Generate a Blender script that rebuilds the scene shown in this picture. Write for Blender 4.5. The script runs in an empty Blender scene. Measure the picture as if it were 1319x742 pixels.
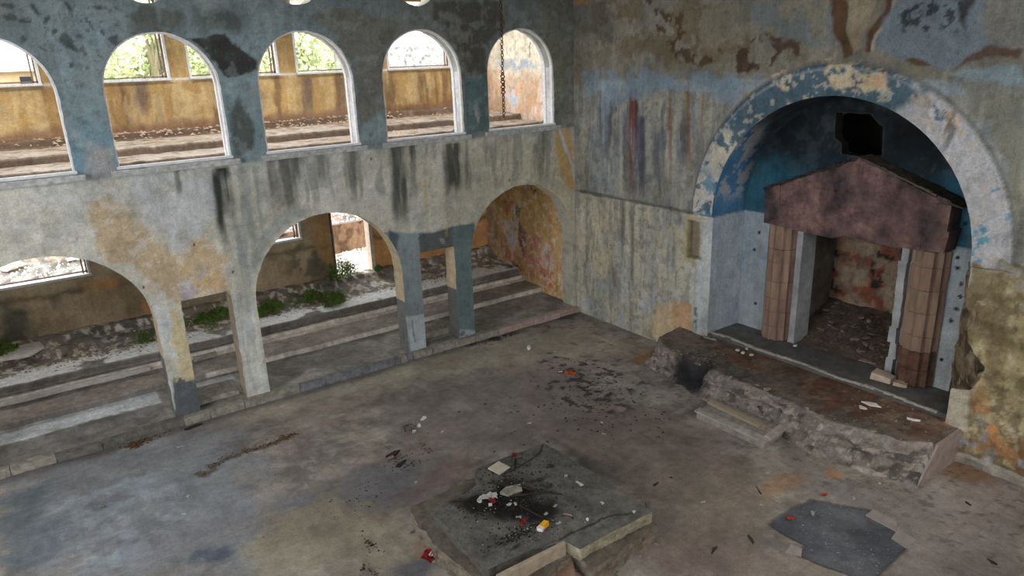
import bpy, bmesh, math, random
import numpy as np
from mathutils import Vector, Matrix

# ------------------------------------------------------------------ camera, sky, exposure
scene = bpy.context.scene
COL = scene.collection
FPX = 917.3                                   # focal length in pixels of the 1319 px wide frame
YAW, PITCH, ROLL = 0.97046, 0.31022, -0.03837
CAM = np.array([-11.4354, -13.7369, 6.4])
_f = np.array([math.cos(PITCH)*math.cos(YAW), math.cos(PITCH)*math.sin(YAW), -math.sin(PITCH)])
_r = np.cross(_f, [0, 0, 1]); _r /= np.linalg.norm(_r); _u = np.cross(_r, _f)
CR = _r*math.cos(ROLL)+_u*math.sin(ROLL); CU = -_r*math.sin(ROLL)+_u*math.cos(ROLL); CF = _f
cam_data = bpy.data.cameras.new('camera'); cam = bpy.data.objects.new('camera', cam_data); COL.objects.link(cam)
cam_data.sensor_width = 36.0; cam_data.lens = 36.0*FPX/1319.0; cam_data.clip_start = 0.05; cam_data.clip_end = 500
cam.matrix_world = Matrix(((CR[0], CU[0], -CF[0], CAM[0]), (CR[1], CU[1], -CF[1], CAM[1]), (CR[2], CU[2], -CF[2], CAM[2]), (0, 0, 0, 1)))
scene.camera = cam

world = bpy.data.worlds.new('overcast_sky'); scene.world = world; world.use_nodes = True
_bg = world.node_tree.nodes['Background']
_bg.inputs['Color'].default_value = (0.97, 0.985, 1.0, 1); _bg.inputs['Strength'].default_value = 3.0
sun_d = bpy.data.lights.new('hazy_sun', 'SUN'); sun_d.energy = 1.6; sun_d.angle = 0.5; sun_d.color = (1, 0.95, 0.86)
sun = bpy.data.objects.new('hazy_sun', sun_d); COL.objects.link(sun)
sun.rotation_euler = (math.radians(38), 0, math.radians(-25)); sun.location = (-8, -20, 25)

vs = scene.view_settings
vs.view_transform = 'Standard'; vs.look = 'None'; vs.gamma = 1.0; vs.use_curve_mapping = False
vs.exposure = 1.08

# ------------------------------------------------------------------ numbers
def hit(px, py, axis, val):
    """where the sight line of a measured image point meets the plane axis = val"""
    d = CF+CR*(px-659.5)/FPX-CU*(py-371.0)/FPX
    return CAM+d*(val-CAM[axis])/d[axis]
def onX(px, py, x=0.0): p = hit(px, py, 0, x); return (p[1], p[2])
def onY(px, py, y=0.0): p = hit(px, py, 1, y); return (p[0], p[2])
def onZ(px, py, z=0.0): p = hit(px, py, 2, z); return (p[0], p[1])

_lat = np.random.RandomState(7).rand(8, 128, 128)
def vnoise(u, v, s=0):
    u = np.asarray(u, float); v = np.asarray(v, float)
    iu = np.floor(u).astype(int); iv = np.floor(v).astype(int); fu = u-iu; fv = v-iv
    fu = fu*fu*(3-2*fu); fv = fv*fv*(3-2*fv); L = _lat[s % 8]
    a = L[iu % 128, iv % 128]; b = L[(iu+1) % 128, iv % 128]; c = L[iu % 128, (iv+1) % 128]; d = L[(iu+1) % 128, (iv+1) % 128]
    return (a*(1-fu)+b*fu)*(1-fv)+(c*(1-fu)+d*fu)*fv
def fbm(u, v, f=1.0, o=4, s=0):
    """0..1, mean 0.5"""
    u = np.asarray(u, float); v = np.asarray(v, float)
    t = 0; a = 1.0; n = 0
    for k in range(o):
        t = t+a*vnoise(u*f+17.3*k+3.1*s, v*f+9.7*k+5.9*s, s+k); n += a; a *= 0.55; f *= 2.03
    return t/n
def sstep(a, b, x): t = np.clip((x-a)/(b-a), 0, 1); return t*t*(3-2*t)
def lin(c):
    c = np.asarray(c, float)/255.0
    return np.where(c <= 0.04045, c/12.92, ((c+0.055)/1.055)**2.4)

class Canvas:
    """colour of a surface, point by point, in the surface's own coordinates"""
    def __init__(s, u, v, base, conv=None, gain=1.0):
        s.u = u; s.v = v; s.c = np.tile(lin(base), (len(u), 1)); s.conv = conv; s.gain = gain
        s.wu = (fbm(u, v, 3.0, 4, 1)-.5); s.wv = (fbm(u, v, 3.0, 4, 2)-.5)
        s.n = fbm(u, v, 1.1, 5, 3); s.fine = fbm(u, v, 9.0, 3, 4)
    def mix(s, m, col):
        m = np.clip(m, 0, 1)[:, None]; s.c = s.c*(1-m)+lin(col)*m; return s
    def pts(s, P): return [s.conv(*p) for p in P] if s.conv else P
    def sd(s, P, warp):
        """signed distance to polygon, inside positive"""
        P = s.pts(P); P = np.array(P, float)
        lo = P.min(0)-.6; hi = P.max(0)+.6
        u = s.u+s.wu*warp; v = s.v+s.wv*warp
        idx = np.nonzero((u > lo[0]) & (u < hi[0]) & (v > lo[1]) & (v < hi[1]))[0]
        out = np.full(len(s.u), -1.0)
        if not len(idx): return out
        x = u[idx]; y = v[idx]; d = np.full(len(idx), 1e9); ins = np.zeros(len(idx), bool)
        for i in range(len(P)):
            a = P[i]; b = P[(i+1) % len(P)]; e = b-a; L = (e@e)+1e-12
            t = np.clip(((x-a[0])*e[0]+(y-a[1])*e[1])/L, 0, 1)
            d = np.minimum(d, np.hypot(x-a[0]-t*e[0], y-a[1]-t*e[1]))
            c = ((a[1] > y) != (b[1] > y)) & (x < (b[0]-a[0])*(y-a[1])/((b[1]-a[1]) if b[1] != a[1] else 1e-9)+a[0])
            ins ^= c
        out[idx] = np.where(ins, d, -d)
        return out
    def poly(s, P, col, a=1.0, soft=.04, warp=.25, thr=None, f=4.0, seed=0, fu=1.0, fv=1.0):
        """thr: keep only where noise is above thr (flaked paint)"""
        m = sstep(-soft, soft, s.sd(P, warp))*a
        if thr is not None: m = m*sstep(thr-.03, thr+.03, fbm(s.u*fu, s.v*fv, f, 4, seed))
        return s.mix(m, col)
    def blob(s, x, y, ru, rv, col, a=1.0, soft=.5, warp=.3, thr=None, f=4.0, seed=0, rot=0.0):
        x, y = s.conv(x, y) if s.conv else (x, y)
        du = s.u+s.wu*warp-x; dv = s.v+s.wv*warp-y
        if rot: du, dv = du*math.cos(rot)+dv*math.sin(rot), -du*math.sin(rot)+dv*math.cos(rot)
        m = sstep(1+soft, 1-soft, np.hypot(du/ru, dv/rv))*a
        if thr is not None: m = m*sstep(thr-.03, thr+.03, fbm(s.u, s.v, f, 4, seed))
        return s.mix(m, col)
    def streak(s, x, ytop, ybot, w, col, a=.8, f=7.0, seed=0, lean=0.0):
        """run-down stain: starts at the top point, fades downwards"""
        xt, zt = s.conv(x, ytop) if s.conv else (x, ytop)
        xb, zb = s.conv(x+lean, ybot) if s.conv else (x, ybot)
        t = (zt-s.v)/(zt-zb); t_ = np.clip(t, 0, 1); cx = xt+(xb-xt)*t_
        m = sstep(1.25, .45, np.abs(s.u+s.wu*.1-cx)/w)*sstep(-.03, .03, t)*sstep(1.1, .5, t)
        m = m*(0.25+0.9*sstep(.35, .65, fbm(s.u, s.v*.12, f, 3, seed)))
        return s.mix(m*a, col)
    def streaks(s, lo, hi, col, a=.5, f=5.0, thr=.5, seed=0, region=None, warp=.2, soft=.15, stretch=.1):
        m = sstep(thr, thr+.15, fbm(s.u+s.wu*.15, s.v*stretch, f, 3, seed))*sstep(lo-.2, lo+.2, s.v+s.wv)*sstep(hi+.2, hi-.2, s.v+s.wv)
        if region is not None: m = m*sstep(-soft, soft, s.sd(region, warp))
        return s.mix(m*a, col)
    def line(s, P, w, col, a=1.0, warp=.12):
        P = np.array(s.pts(P), float); u = s.u+s.wu*warp; v = s.v+s.wv*warp; d = np.full(len(u), 9.0)
        for i in range(len(P)-1):
            q = P[i]; e = P[i+1]-q; t = np.clip(((u-q[0])*e[0]+(v-q[1])*e[1])/(e@e+1e-12), 0, 1)
            d = np.minimum(d, np.hypot(u-q[0]-t*e[0], v-q[1]-t*e[1]))
        return s.mix(sstep(w, w*.4, d)*a, col)
    def mottle(s, a=.25, f=1.5, seed=5):
        k = 1+a*(fbm(s.u, s.v, f, 5, seed)-.5)*2+a*.5*(s.fine-.5)*2
        s.c = s.c*k[:, None]; return s
    def out(s):
        g = s.c@np.array([.3, .55, .15]); c = g[:, None]+(s.c-g[:, None])*.82
        return np.clip(c*s.gain, 0.003, .9)

# ------------------------------------------------------------------ objects
def tag(o, label=None, cat=None, group=None, kind=None):
    if label: o['label'] = label
    if cat: o['category'] = cat
    if group: o['group'] = group
    if kind: o['kind'] = kind
    return o
def link(name, me, mat, parent=None):
    o = bpy.data.objects.new(name, me); COL.objects.link(o)
    if mat is not None and not me.materials: me.materials.append(mat)
    if parent is not None: o.parent = parent
    return o
def root(name, loc=(0, 0, 0), label=None, cat=None, group=None, kind=None, rz=0.0):
    o = bpy.data.objects.new(name, None); COL.objects.link(o); o.location = loc; o.rotation_euler[2] = rz
    o.empty_display_size = .1
    bpy_loc[o.name] = Vector(loc)
    return tag(o, label, cat, group, kind)
bpy_loc = {}
def mesh_np(name, co, faces, smooth=False, col=None):
    """faces: list of index tuples or int array (n,3|4)"""
    me = bpy.data.meshes.new(name)
    co = np.asarray(co, np.float32)
    if isinstance(faces, np.ndarray):
        n, k = faces.shape; lv = faces.ravel(); ls = np.arange(n)*k; lt = np.full(n, k)
    else:
        lt = np.array([len(f) for f in faces]); lv = np.fromiter((i for f in faces for i in f), int); ls = np.concatenate([[0], np.cumsum(lt)[:-1]]); n = len(faces)
    me.vertices.add(len(co)); me.vertices.foreach_set('co', co.ravel())
    me.loops.add(len(lv)); me.loops.foreach_set('vertex_index', lv.astype(np.int32))
    me.polygons.add(n); me.polygons.foreach_set('loop_start', ls.astype(np.int32)); me.polygons.foreach_set('loop_total', lt.astype(np.int32))
    me.update(calc_edges=True)
    if col is not None:
        at = me.color_attributes.new('paint', 'FLOAT_COLOR', 'POINT')
        at.data.foreach_set('color', np.concatenate([col, np.ones((len(col), 1))], 1).astype(np.float32).ravel())
    if smooth: me.polygons.foreach_set('use_smooth', np.ones(n, bool))
    me.validate()
    return me

def sheet(name, u0, u1, v0, v1, cell, sdf, place, paint, mat, depth=0.0, rings=1, relief=None, rpaint=None, rjit=0.0,
          back=True, parent=None, kind=None, smooth=True, backcell=.12, mk=True):
    """a surface with openings. place(u, v, d) -> xyz arrays, d = depth behind the face. sdf > 0 is solid."""
    nu = max(2, int(round((u1-u0)/cell))+1); nv = max(2, int(round((v1-v0)/cell))+1)
    gu = np.linspace(u0, u1, nu); gv = np.linspace(v0, v1, nv)
    U, V = np.meshgrid(gu, gv, indexing='ij'); U = U.ravel(); V = V.ravel()
    S = sdf(U, V) if sdf is not None else np.ones_like(U)
    S = np.where(np.abs(S) < 1e-5, 1e-5, S)
    I = np.arange(nu*nv).reshape(nu, nv)
    q = np.stack([I[:-1, :-1], I[1:, :-1], I[1:, 1:], I[:-1, 1:]], -1).reshape(-1, 4)
    pos = (S > 0)[q]; full = q[pos.all(1)]; mixed = q[pos.any(1) & ~pos.all(1)]
    eu = []; ev = []; cache = {}; polys = []; segs = []
    def cut(a, b):
        k = (a, b) if a < b else (b, a)
        if k not in cache:
            i, j = k; t = S[i]/(S[i]-S[j]); t = min(max(t, .02), .98)
            cache[k] = len(U)+len(eu); eu.append(U[i]+(U[j]-U[i])*t); ev.append(V[i]+(V[j]-V[i])*t)
        return cache[k]
    for c in mixed:
        poly = []; cuts = []
        for k in range(4):
            a = int(c[k]); b = int(c[(k+1) % 4])
            if S[a] > 0: poly.append(a)
            if (S[a] > 0) != (S[b] > 0):
                x = cut(a, b); poly.append(x); cuts.append((x, S[a] > 0))
        if len(poly) >= 3: polys.append(tuple(poly))
        if len(cuts) == 2:
            (x, ex), (y, ey) = cuts
            segs.append((x, y) if ex else (y, x))     # x: leaving solid, y: entering
        elif len(cuts) == 4:
            st = 0 if cuts[0][1] else 1
            for k in (0, 2):
                segs.append((cuts[(st+k) % 4][0], cuts[(st+k+1) % 4][0]))
    AU = np.concatenate([U, eu]); AV = np.concatenate([V, ev])
    used = np.zeros(len(AU), bool); used[full.ravel()] = True
    for p in polys: used[list(p)] = True
    idx = -np.ones(len(AU), int); idx[used] = np.arange(used.sum())
    fu = AU[used]; fv = AV[used]
    d = relief(fu, fv) if relief is not None else np.zeros_like(fu)
    co = np.stack(place(fu, fv, d), -1); col = paint(fu, fv)
    # orientation
    flip = False
    a, b, c0 = [np.array(p) for p in zip(*[place(np.array([u0, u1, u0]), np.array([v0, v0, v1]), np.zeros(3))[k] for k in range(3)])]
    n = np.cross(b-a, c0-a); back_dir = np.array([place(np.array([u0]), np.array([v0]), np.array([1.0]))[k][0] for k in range(3)])-a
    flip = n@back_dir > 0
    faces = [tuple(f) for f in idx[full].tolist()]+[tuple(idx[list(p)].tolist()) for p in polys]
    cos = [co]; cols = [col]; base = len(co)
    if depth > 0 and segs:
        bv = sorted({i for s_ in segs for i in s_}); bi = {v: k for k, v in enumerate(bv)}
        bu = AU[bv]; bvv = AV[bv]; rp = rpaint or paint
        dd0 = relief(bu, bvv) if relief is not None else np.zeros(len(bv))
        gu_, gv_ = np.zeros(len(bv)), np.zeros(len(bv))
        if rjit:
            e = .02; gu_ = sdf(bu+e, bvv)-sdf(bu-e, bvv); gv_ = sdf(bu, bvv+e)-sdf(bu, bvv-e); g = np.hypot(gu_, gv_)+1e-9; gu_ /= g; gv_ /= g
        for k in range(rings+1):
            t = k/rings; D = dd0*(1-t)+depth*t
            j = (fbm(bu*2+t*3*depth, bvv*2+D*4, 4.0, 4, 6)-.55)*rjit*(1 if 0 < k else 0)
            cos.append(np.stack(place(bu+gu_*j, bvv+gv_*j, D), -1)); cols.append(rp(bu, bvv, D) if rpaint else paint(bu, bvv))
        m = len(bv)
        for x, y in segs:
            for k in range(rings):
                o0 = base+k*m; o1 = o0+m
                faces.append((o0+bi[y], o0+bi[x], o1+bi[x], o1+bi[y]))
        base += m*(rings+1)
    if flip: faces = [f[::-1] for f in faces]
    me = mesh_np(name, np.concatenate(cos), faces, smooth, np.concatenate(cols))
    if smooth:
        me.set_sharp_from_angle(angle=math.radians(50))
    me.materials.append(mat)
    o = bpy.data.objects.new(name, me); COL.objects.link(o)
    if parent is not None: o.parent = parent
    if kind: o['kind'] = kind
    if back and depth > 0:
        cb = sheet(name+'_back', u0, u1, v0, v1, backcell, sdf, lambda u, v, dd: place(u, v, depth-dd), paint, mat, back=False, kind=kind)
        # join into the same mesh so the wall is one object
        bm = bmesh.new(); bm.from_mesh(me); bm.from_mesh(cb.data); bm.to_mesh(me); bm.free()
        mb = cb.data; bpy.data.objects.remove(cb); bpy.data.meshes.remove(mb)
    return o

# small mesh helpers working on bmesh
def box(bm, c, s, rz=0.0, jit=0.0, rnd=None, rot=None):
    M = Matrix.Translation(Vector(c)) @ (rot if rot is not None else Matrix.Rotation(rz, 4, 'Z'))
    vs_ = []
    for z in (-.5, .5):
        for x, y in ((-.5, -.5), (.5, -.5), (.5, .5), (-.5, .5)):
            p = Vector((x*s[0], y*s[1], z*s[2]))
            if jit: p += Vector((rnd.uniform(-jit, jit), rnd.uniform(-jit, jit), rnd.uniform(-jit, jit)))
            vs_.append(bm.verts.new(M @ p))
    for f in ((0, 3, 2, 1), (4, 5, 6, 7), (0, 1, 5, 4), (1, 2, 6, 5), (2, 3, 7, 6), (3, 0, 4, 7)):
        bm.faces.new([vs_[i] for i in f])
    return vs_
def fin(name, bm, mat, parent=None, bevel=0.0, smooth=False, origin=None):
    """link a bmesh built in world coordinates; under a parent at p it is shifted to the parent's frame"""
    if bevel: bmesh.ops.bevel(bm, geom=bm.edges[:], offset=bevel, segments=1, affect='EDGES', clamp_overlap=True)
    bmesh.ops.recalc_face_normals(bm, faces=bm.faces[:])
    if parent is not None and parent.type == 'EMPTY':
        bmesh.ops.translate(bm, verts=bm.verts[:], vec=-parent.location)
    elif parent is not None and parent.parent is not None:
        bmesh.ops.translate(bm, verts=bm.verts[:], vec=-parent.parent.location)
    me = bpy.data.meshes.new(name); 
    o_ = None
    if parent is None:
        if origin is None:
            xs = [v.co for v in bm.verts]; origin = Vector((sum(v.x for v in xs)/len(xs), sum(v.y for v in xs)/len(xs), min(v.z for v in xs)))
        origin = Vector(origin); bmesh.ops.translate(bm, verts=bm.verts[:], vec=-origin)
    bm.to_mesh(me); bm.free()
    if smooth:
        for p in me.polygons: p.use_smooth = True
    o = link(name, me, mat, parent)
    if parent is None: o.location = origin
    return o
def rock(bm, c, s, rnd, flat=1.0, sub=1, rz=None):
    r = bmesh.ops.create_icosphere(bm, subdivisions=sub, radius=1.0)
    a = rnd.uniform(0, 6.28) if rz is None else rz
    M = Matrix.Translation(Vector(c)) @ Matrix.Rotation(a, 4, 'Z') @ Matrix.Rotation(rnd.uniform(-.3, .3), 4, 'X')
    sc = Vector((s*rnd.uniform(.7, 1.3), s*rnd.uniform(.6, 1.0), s*flat*rnd.uniform(.6, 1.0)))
    for v in r['verts']:
        k = rnd.uniform(.72, 1.15); v.co = M @ Vector((v.co.x*sc.x*k, v.co.y*sc.y*k, v.co.z*sc.z*k))

# ------------------------------------------------------------------ materials
def nodes(m):
    m.use_nodes = True; nt = m.node_tree; b = nt.nodes['Principled BSDF']; return nt, b
def painted(name, fine=18.0, amount=.28, bump=.35, rough=.92, dist=.01, grain=90.0, runs=0.0, specks=.35):
    """colour comes from the mesh; the nodes add fine mottling, pitting and relief"""
    m = bpy.data.materials.new(name); nt, b = nodes(m); N = nt.nodes.new; L = nt.links.new
    at = N('ShaderNodeAttribute'); at.attribute_name = 'paint'
    tc = N('ShaderNodeTexCoord')
    n1 = N('ShaderNodeTexNoise'); n1.inputs['Scale'].default_value = fine; n1.inputs['Detail'].default_value = 6; n1.inputs['Roughness'].default_value = .7
    n2 = N('ShaderNodeTexNoise'); n2.inputs['Scale'].default_value = grain; n2.inputs['Detail'].default_value = 3
    L(tc.outputs['Object'], n1.inputs['Vector']); L(tc.outputs['Object'], n2.inputs['Vector'])
    mr = N('ShaderNodeMapRange'); mr.inputs['From Min'].default_value = .3; mr.inputs['From Max'].default_value = .7
    mr.inputs['To Min'].default_value = 1-amount; mr.inputs['To Max'].default_value = 1+amount
    L(n1.outputs['Fac'], mr.inputs['Value'])
    def noise(scale, lo, hi, t0, t1, st=(1, 1, 1), det=8, rg=.75):
        mp = N('ShaderNodeMapping'); mp.inputs['Scale'].default_value = st; L(tc.outputs['Object'], mp.inputs['Vector'])
        n = N('ShaderNodeTexNoise'); n.inputs['Scale'].default_value = scale; n.inputs['Detail'].default_value = det; n.inputs['Roughness'].default_value = rg; L(mp.outputs['Vector'], n.inputs['Vector'])
        q = N('ShaderNodeMapRange'); q.inputs['From Min'].default_value = lo; q.inputs['From Max'].default_value = hi; q.inputs['To Min'].default_value = t0; q.inputs['To Max'].default_value = t1
        L(n.outputs['Fac'], q.inputs['Value']); return q.outputs['Result']
    def mul(a, c):
        q = N('ShaderNodeMath'); q.operation = 'MULTIPLY'; L(a, q.inputs[0]); L(c, q.inputs[1]); return q.outputs[0]
    k = mul(mr.outputs['Result'], noise(5.0, .60, .66, 1.0, 1-specks)); k = mul(k, noise(3.3, .34, .40, 1+specks*.55, 1.0)); k = mul(k, noise(34.0, .3, .7, .78, 1.22, det=4))
    if runs: k = mul(k, noise(1.0, .38, .62, 1-runs, 1+runs, (11, 11, .7), 6, .6)); k = mul(k, noise(1.0, .56, .62, 1.0, 1-runs, (19, 19, .9), 5, .6))
    mx = N('ShaderNodeVectorMath'); mx.operation = 'SCALE'
    L(at.outputs['Color'], mx.inputs[0]); L(k, mx.inputs['Scale']); L(mx.outputs['Vector'], b.inputs['Base Color'])
    ad = N('ShaderNodeMath'); ad.operation = 'MULTIPLY_ADD'; ad.inputs[1].default_value = .3
    L(n2.outputs['Fac'], ad.inputs[0]); L(n1.outputs['Fac'], ad.inputs[2])
    bp = N('ShaderNodeBump'); bp.inputs['Strength'].default_value = bump; bp.inputs['Distance'].default_value = dist
    L(ad.outputs[0], bp.inputs['Height']); L(bp.outputs['Normal'], b.inputs['Normal'])
    b.inputs['Roughness'].default_value = rough; b.inputs['Specular IOR Level'].default_value = .25
    return m
def mat(name, c1, c2=None, scale=8.0, rough=.9, bump=.3, metal=0.0, c3=None, dist=.01, detail=6.0, coord='Object', stretch=(1, 1, 1)):
    m = bpy.data.materials.new(name); nt, b = nodes(m); N = nt.nodes.new; L = nt.links.new
    tc = N('ShaderNodeTexCoord'); mp = N('ShaderNodeMapping'); mp.inputs['Scale'].default_value = stretch
    L(tc.outputs[coord], mp.inputs['Vector'])
    n = N('ShaderNodeTexNoise'); n.inputs['Scale'].default_value = scale; n.inputs['Detail'].default_value = detail; n.inputs['Roughness'].default_value = .65
    L(mp.outputs['Vector'], n.inputs['Vector'])
    r = N('ShaderNodeValToRGB'); L(n.outputs['Fac'], r.inputs['Fac'])
    r.color_ramp.elements[0].position = .35; r.color_ramp.elements[1].position = .65
    r.color_ramp.elements[0].color = (*lin(c1), 1); r.color_ramp.elements[1].color = (*lin(c2 or c1), 1)
    if c3:
        e = r.color_ramp.elements.new(.75); e.color = (*lin(c3), 1)
    L(r.outputs['Color'], b.inputs['Base Color'])
    bp = N('ShaderNodeBump'); bp.inputs['Strength'].default_value = bump; bp.inputs['Distance'].default_value = dist
    L(n.outputs['Fac'], bp.inputs['Height']); L(bp.outputs['Normal'], b.inputs['Normal'])
    b.inputs['Roughness'].default_value = rough; b.inputs['Metallic'].default_value = metal; b.inputs['Specular IOR Level'].default_value = .3
    return m

M_PLASTER = painted('weathered_plaster', 14.0, .13, .4, runs=.05, specks=.2)
M_ROUGH = painted('crumbling_plaster', 9.0, .26, .8, dist=.03, specks=.3)
M_FLOOR = painted('dusty_floor', 9.0, .15, .25, rough=.8, specks=.22)
M_CONC = mat('grey_concrete', (120, 117, 110), (165, 160, 150), 9, bump=.5, dist=.015)
M_CONC_D = mat('dark_concrete', (88, 86, 82), (125, 121, 115), 7, bump=.5, dist=.02)
M_WHITE = mat('chipped_white_paint', (205, 205, 208), (232, 232, 234), 14, bump=.15)
M_SILL = mat('grey_painted_sill', (150, 152, 152), (196, 197, 196), 10, bump=.3)
M_IRON = mat('rusted_iron', (52, 40, 34), (96, 66, 48), 30, rough=.7, bump=.3)
M_STONEP = mat('pink_limestone', (158, 128, 116), (190, 160, 142), 7, bump=.5, c3=(140, 116, 108), dist=.02)
M_STONEPD = mat('sooty_pink_limestone', (44, 40, 44), (112, 92, 92), 2.6, bump=1, c3=(78, 70, 74), dist=.06, detail=12)
M_RUBBLE = mat('dusty_rubble', (125, 112, 98), (182, 168, 150), 16, bump=.6)
M_WSTONE = mat('white_limestone', (205, 200, 190), (238, 234, 226), 9, bump=.5)
M_LEAF = mat('green_leaf', (66, 92, 36), (122, 148, 66), 5, rough=.6, bump=.1)
M_LEAFL = mat('overexposed_tree_leaf', (190, 206, 150), (236, 240, 214), .8, rough=.6, bump=.1)  # leaf colour paled to look overexposed
M_BARK = mat('tree_bark', (150, 138, 118), (186, 176, 156), 20)  # bark paled too, so the washed-out look is in its colour
M_CHAR = mat('charred_wood', (30, 28, 26), (60, 54, 49), 30)
M_DARKBIT = mat('dark_wood_chip', (48, 40, 34), (78, 66, 56), 30)
M_PAPER = mat('white_scrap', (196, 196, 192), (226, 226, 222), 20, bump=.1)
M_RED = mat('red_wrapper', (160, 38, 44), (186, 58, 58), 12, rough=.5, bump=.1)
M_YELLOW = mat('yellow_plastic', (232, 168, 20), (245, 190, 40), 12, rough=.4, bump=.1)
M_ORANGE = mat('orange_scrap', (206, 82, 34), (226, 104, 50), 12, rough=.5, bump=.1)
M_WOOD = mat('pale_board', (158, 144, 124), (182, 168, 148), 6, bump=.3, stretch=(8, 1, 8))
M_LEAFDRY = mat('brown_leaf_litter', (70, 52, 34), (112, 84, 52), 20)
# ------------------------------------------------------------------ openings (signed distances, solid > 0)
def s_arch(u, v, c, w, spring, bottom):
    """positive outside an arched opening"""
    rect = np.maximum(np.abs(u-c)-w, bottom-v); circ = np.hypot(u-c, np.maximum(v-spring, 0))-w
    return np.where(v > spring, circ, rect)
def s_rect(u, v, a, b, lo, hi):
    return np.maximum(np.maximum(a-u, u-b), np.maximum(lo-v, v-hi))
def s_circ(u, v, c, h, r): return np.hypot(u-c, v-h)-r
WIN_C = [-1.55, -4.07, -6.55, -9.06, -11.55, -14.03, -16.5]
BAY_C = [-1.62, -6.51, -11.46, -16.4]
def sdf_arcade(u, v):
    w = .012*(fbm(u, v, 6, 2, 2)-.5)*2; s = np.full_like(u, 9.0)
    for c in WIN_C: s = np.minimum(s, s_arch(u, v, c, .93, 6.13, 4.87))
    for c in WIN_C[1:]: s = np.minimum(s, s_circ(u, v, c-.02, 7.97, .47))
    for c in BAY_C:
        s = np.minimum(s, s_arch(u, v, c, 1.53 if c > -2 else 1.58, 2.02, -1))
    for c in BAY_C[1:]:
        s = np.minimum(s, s_rect(u, v, c+2.03, c+2.92, -1, 2.40)); s = np.minimum(s, s_rect(u, v, c-2.92, c-2.03, -1, 2.40)) if c > -8 and False else s
    return s+w

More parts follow.
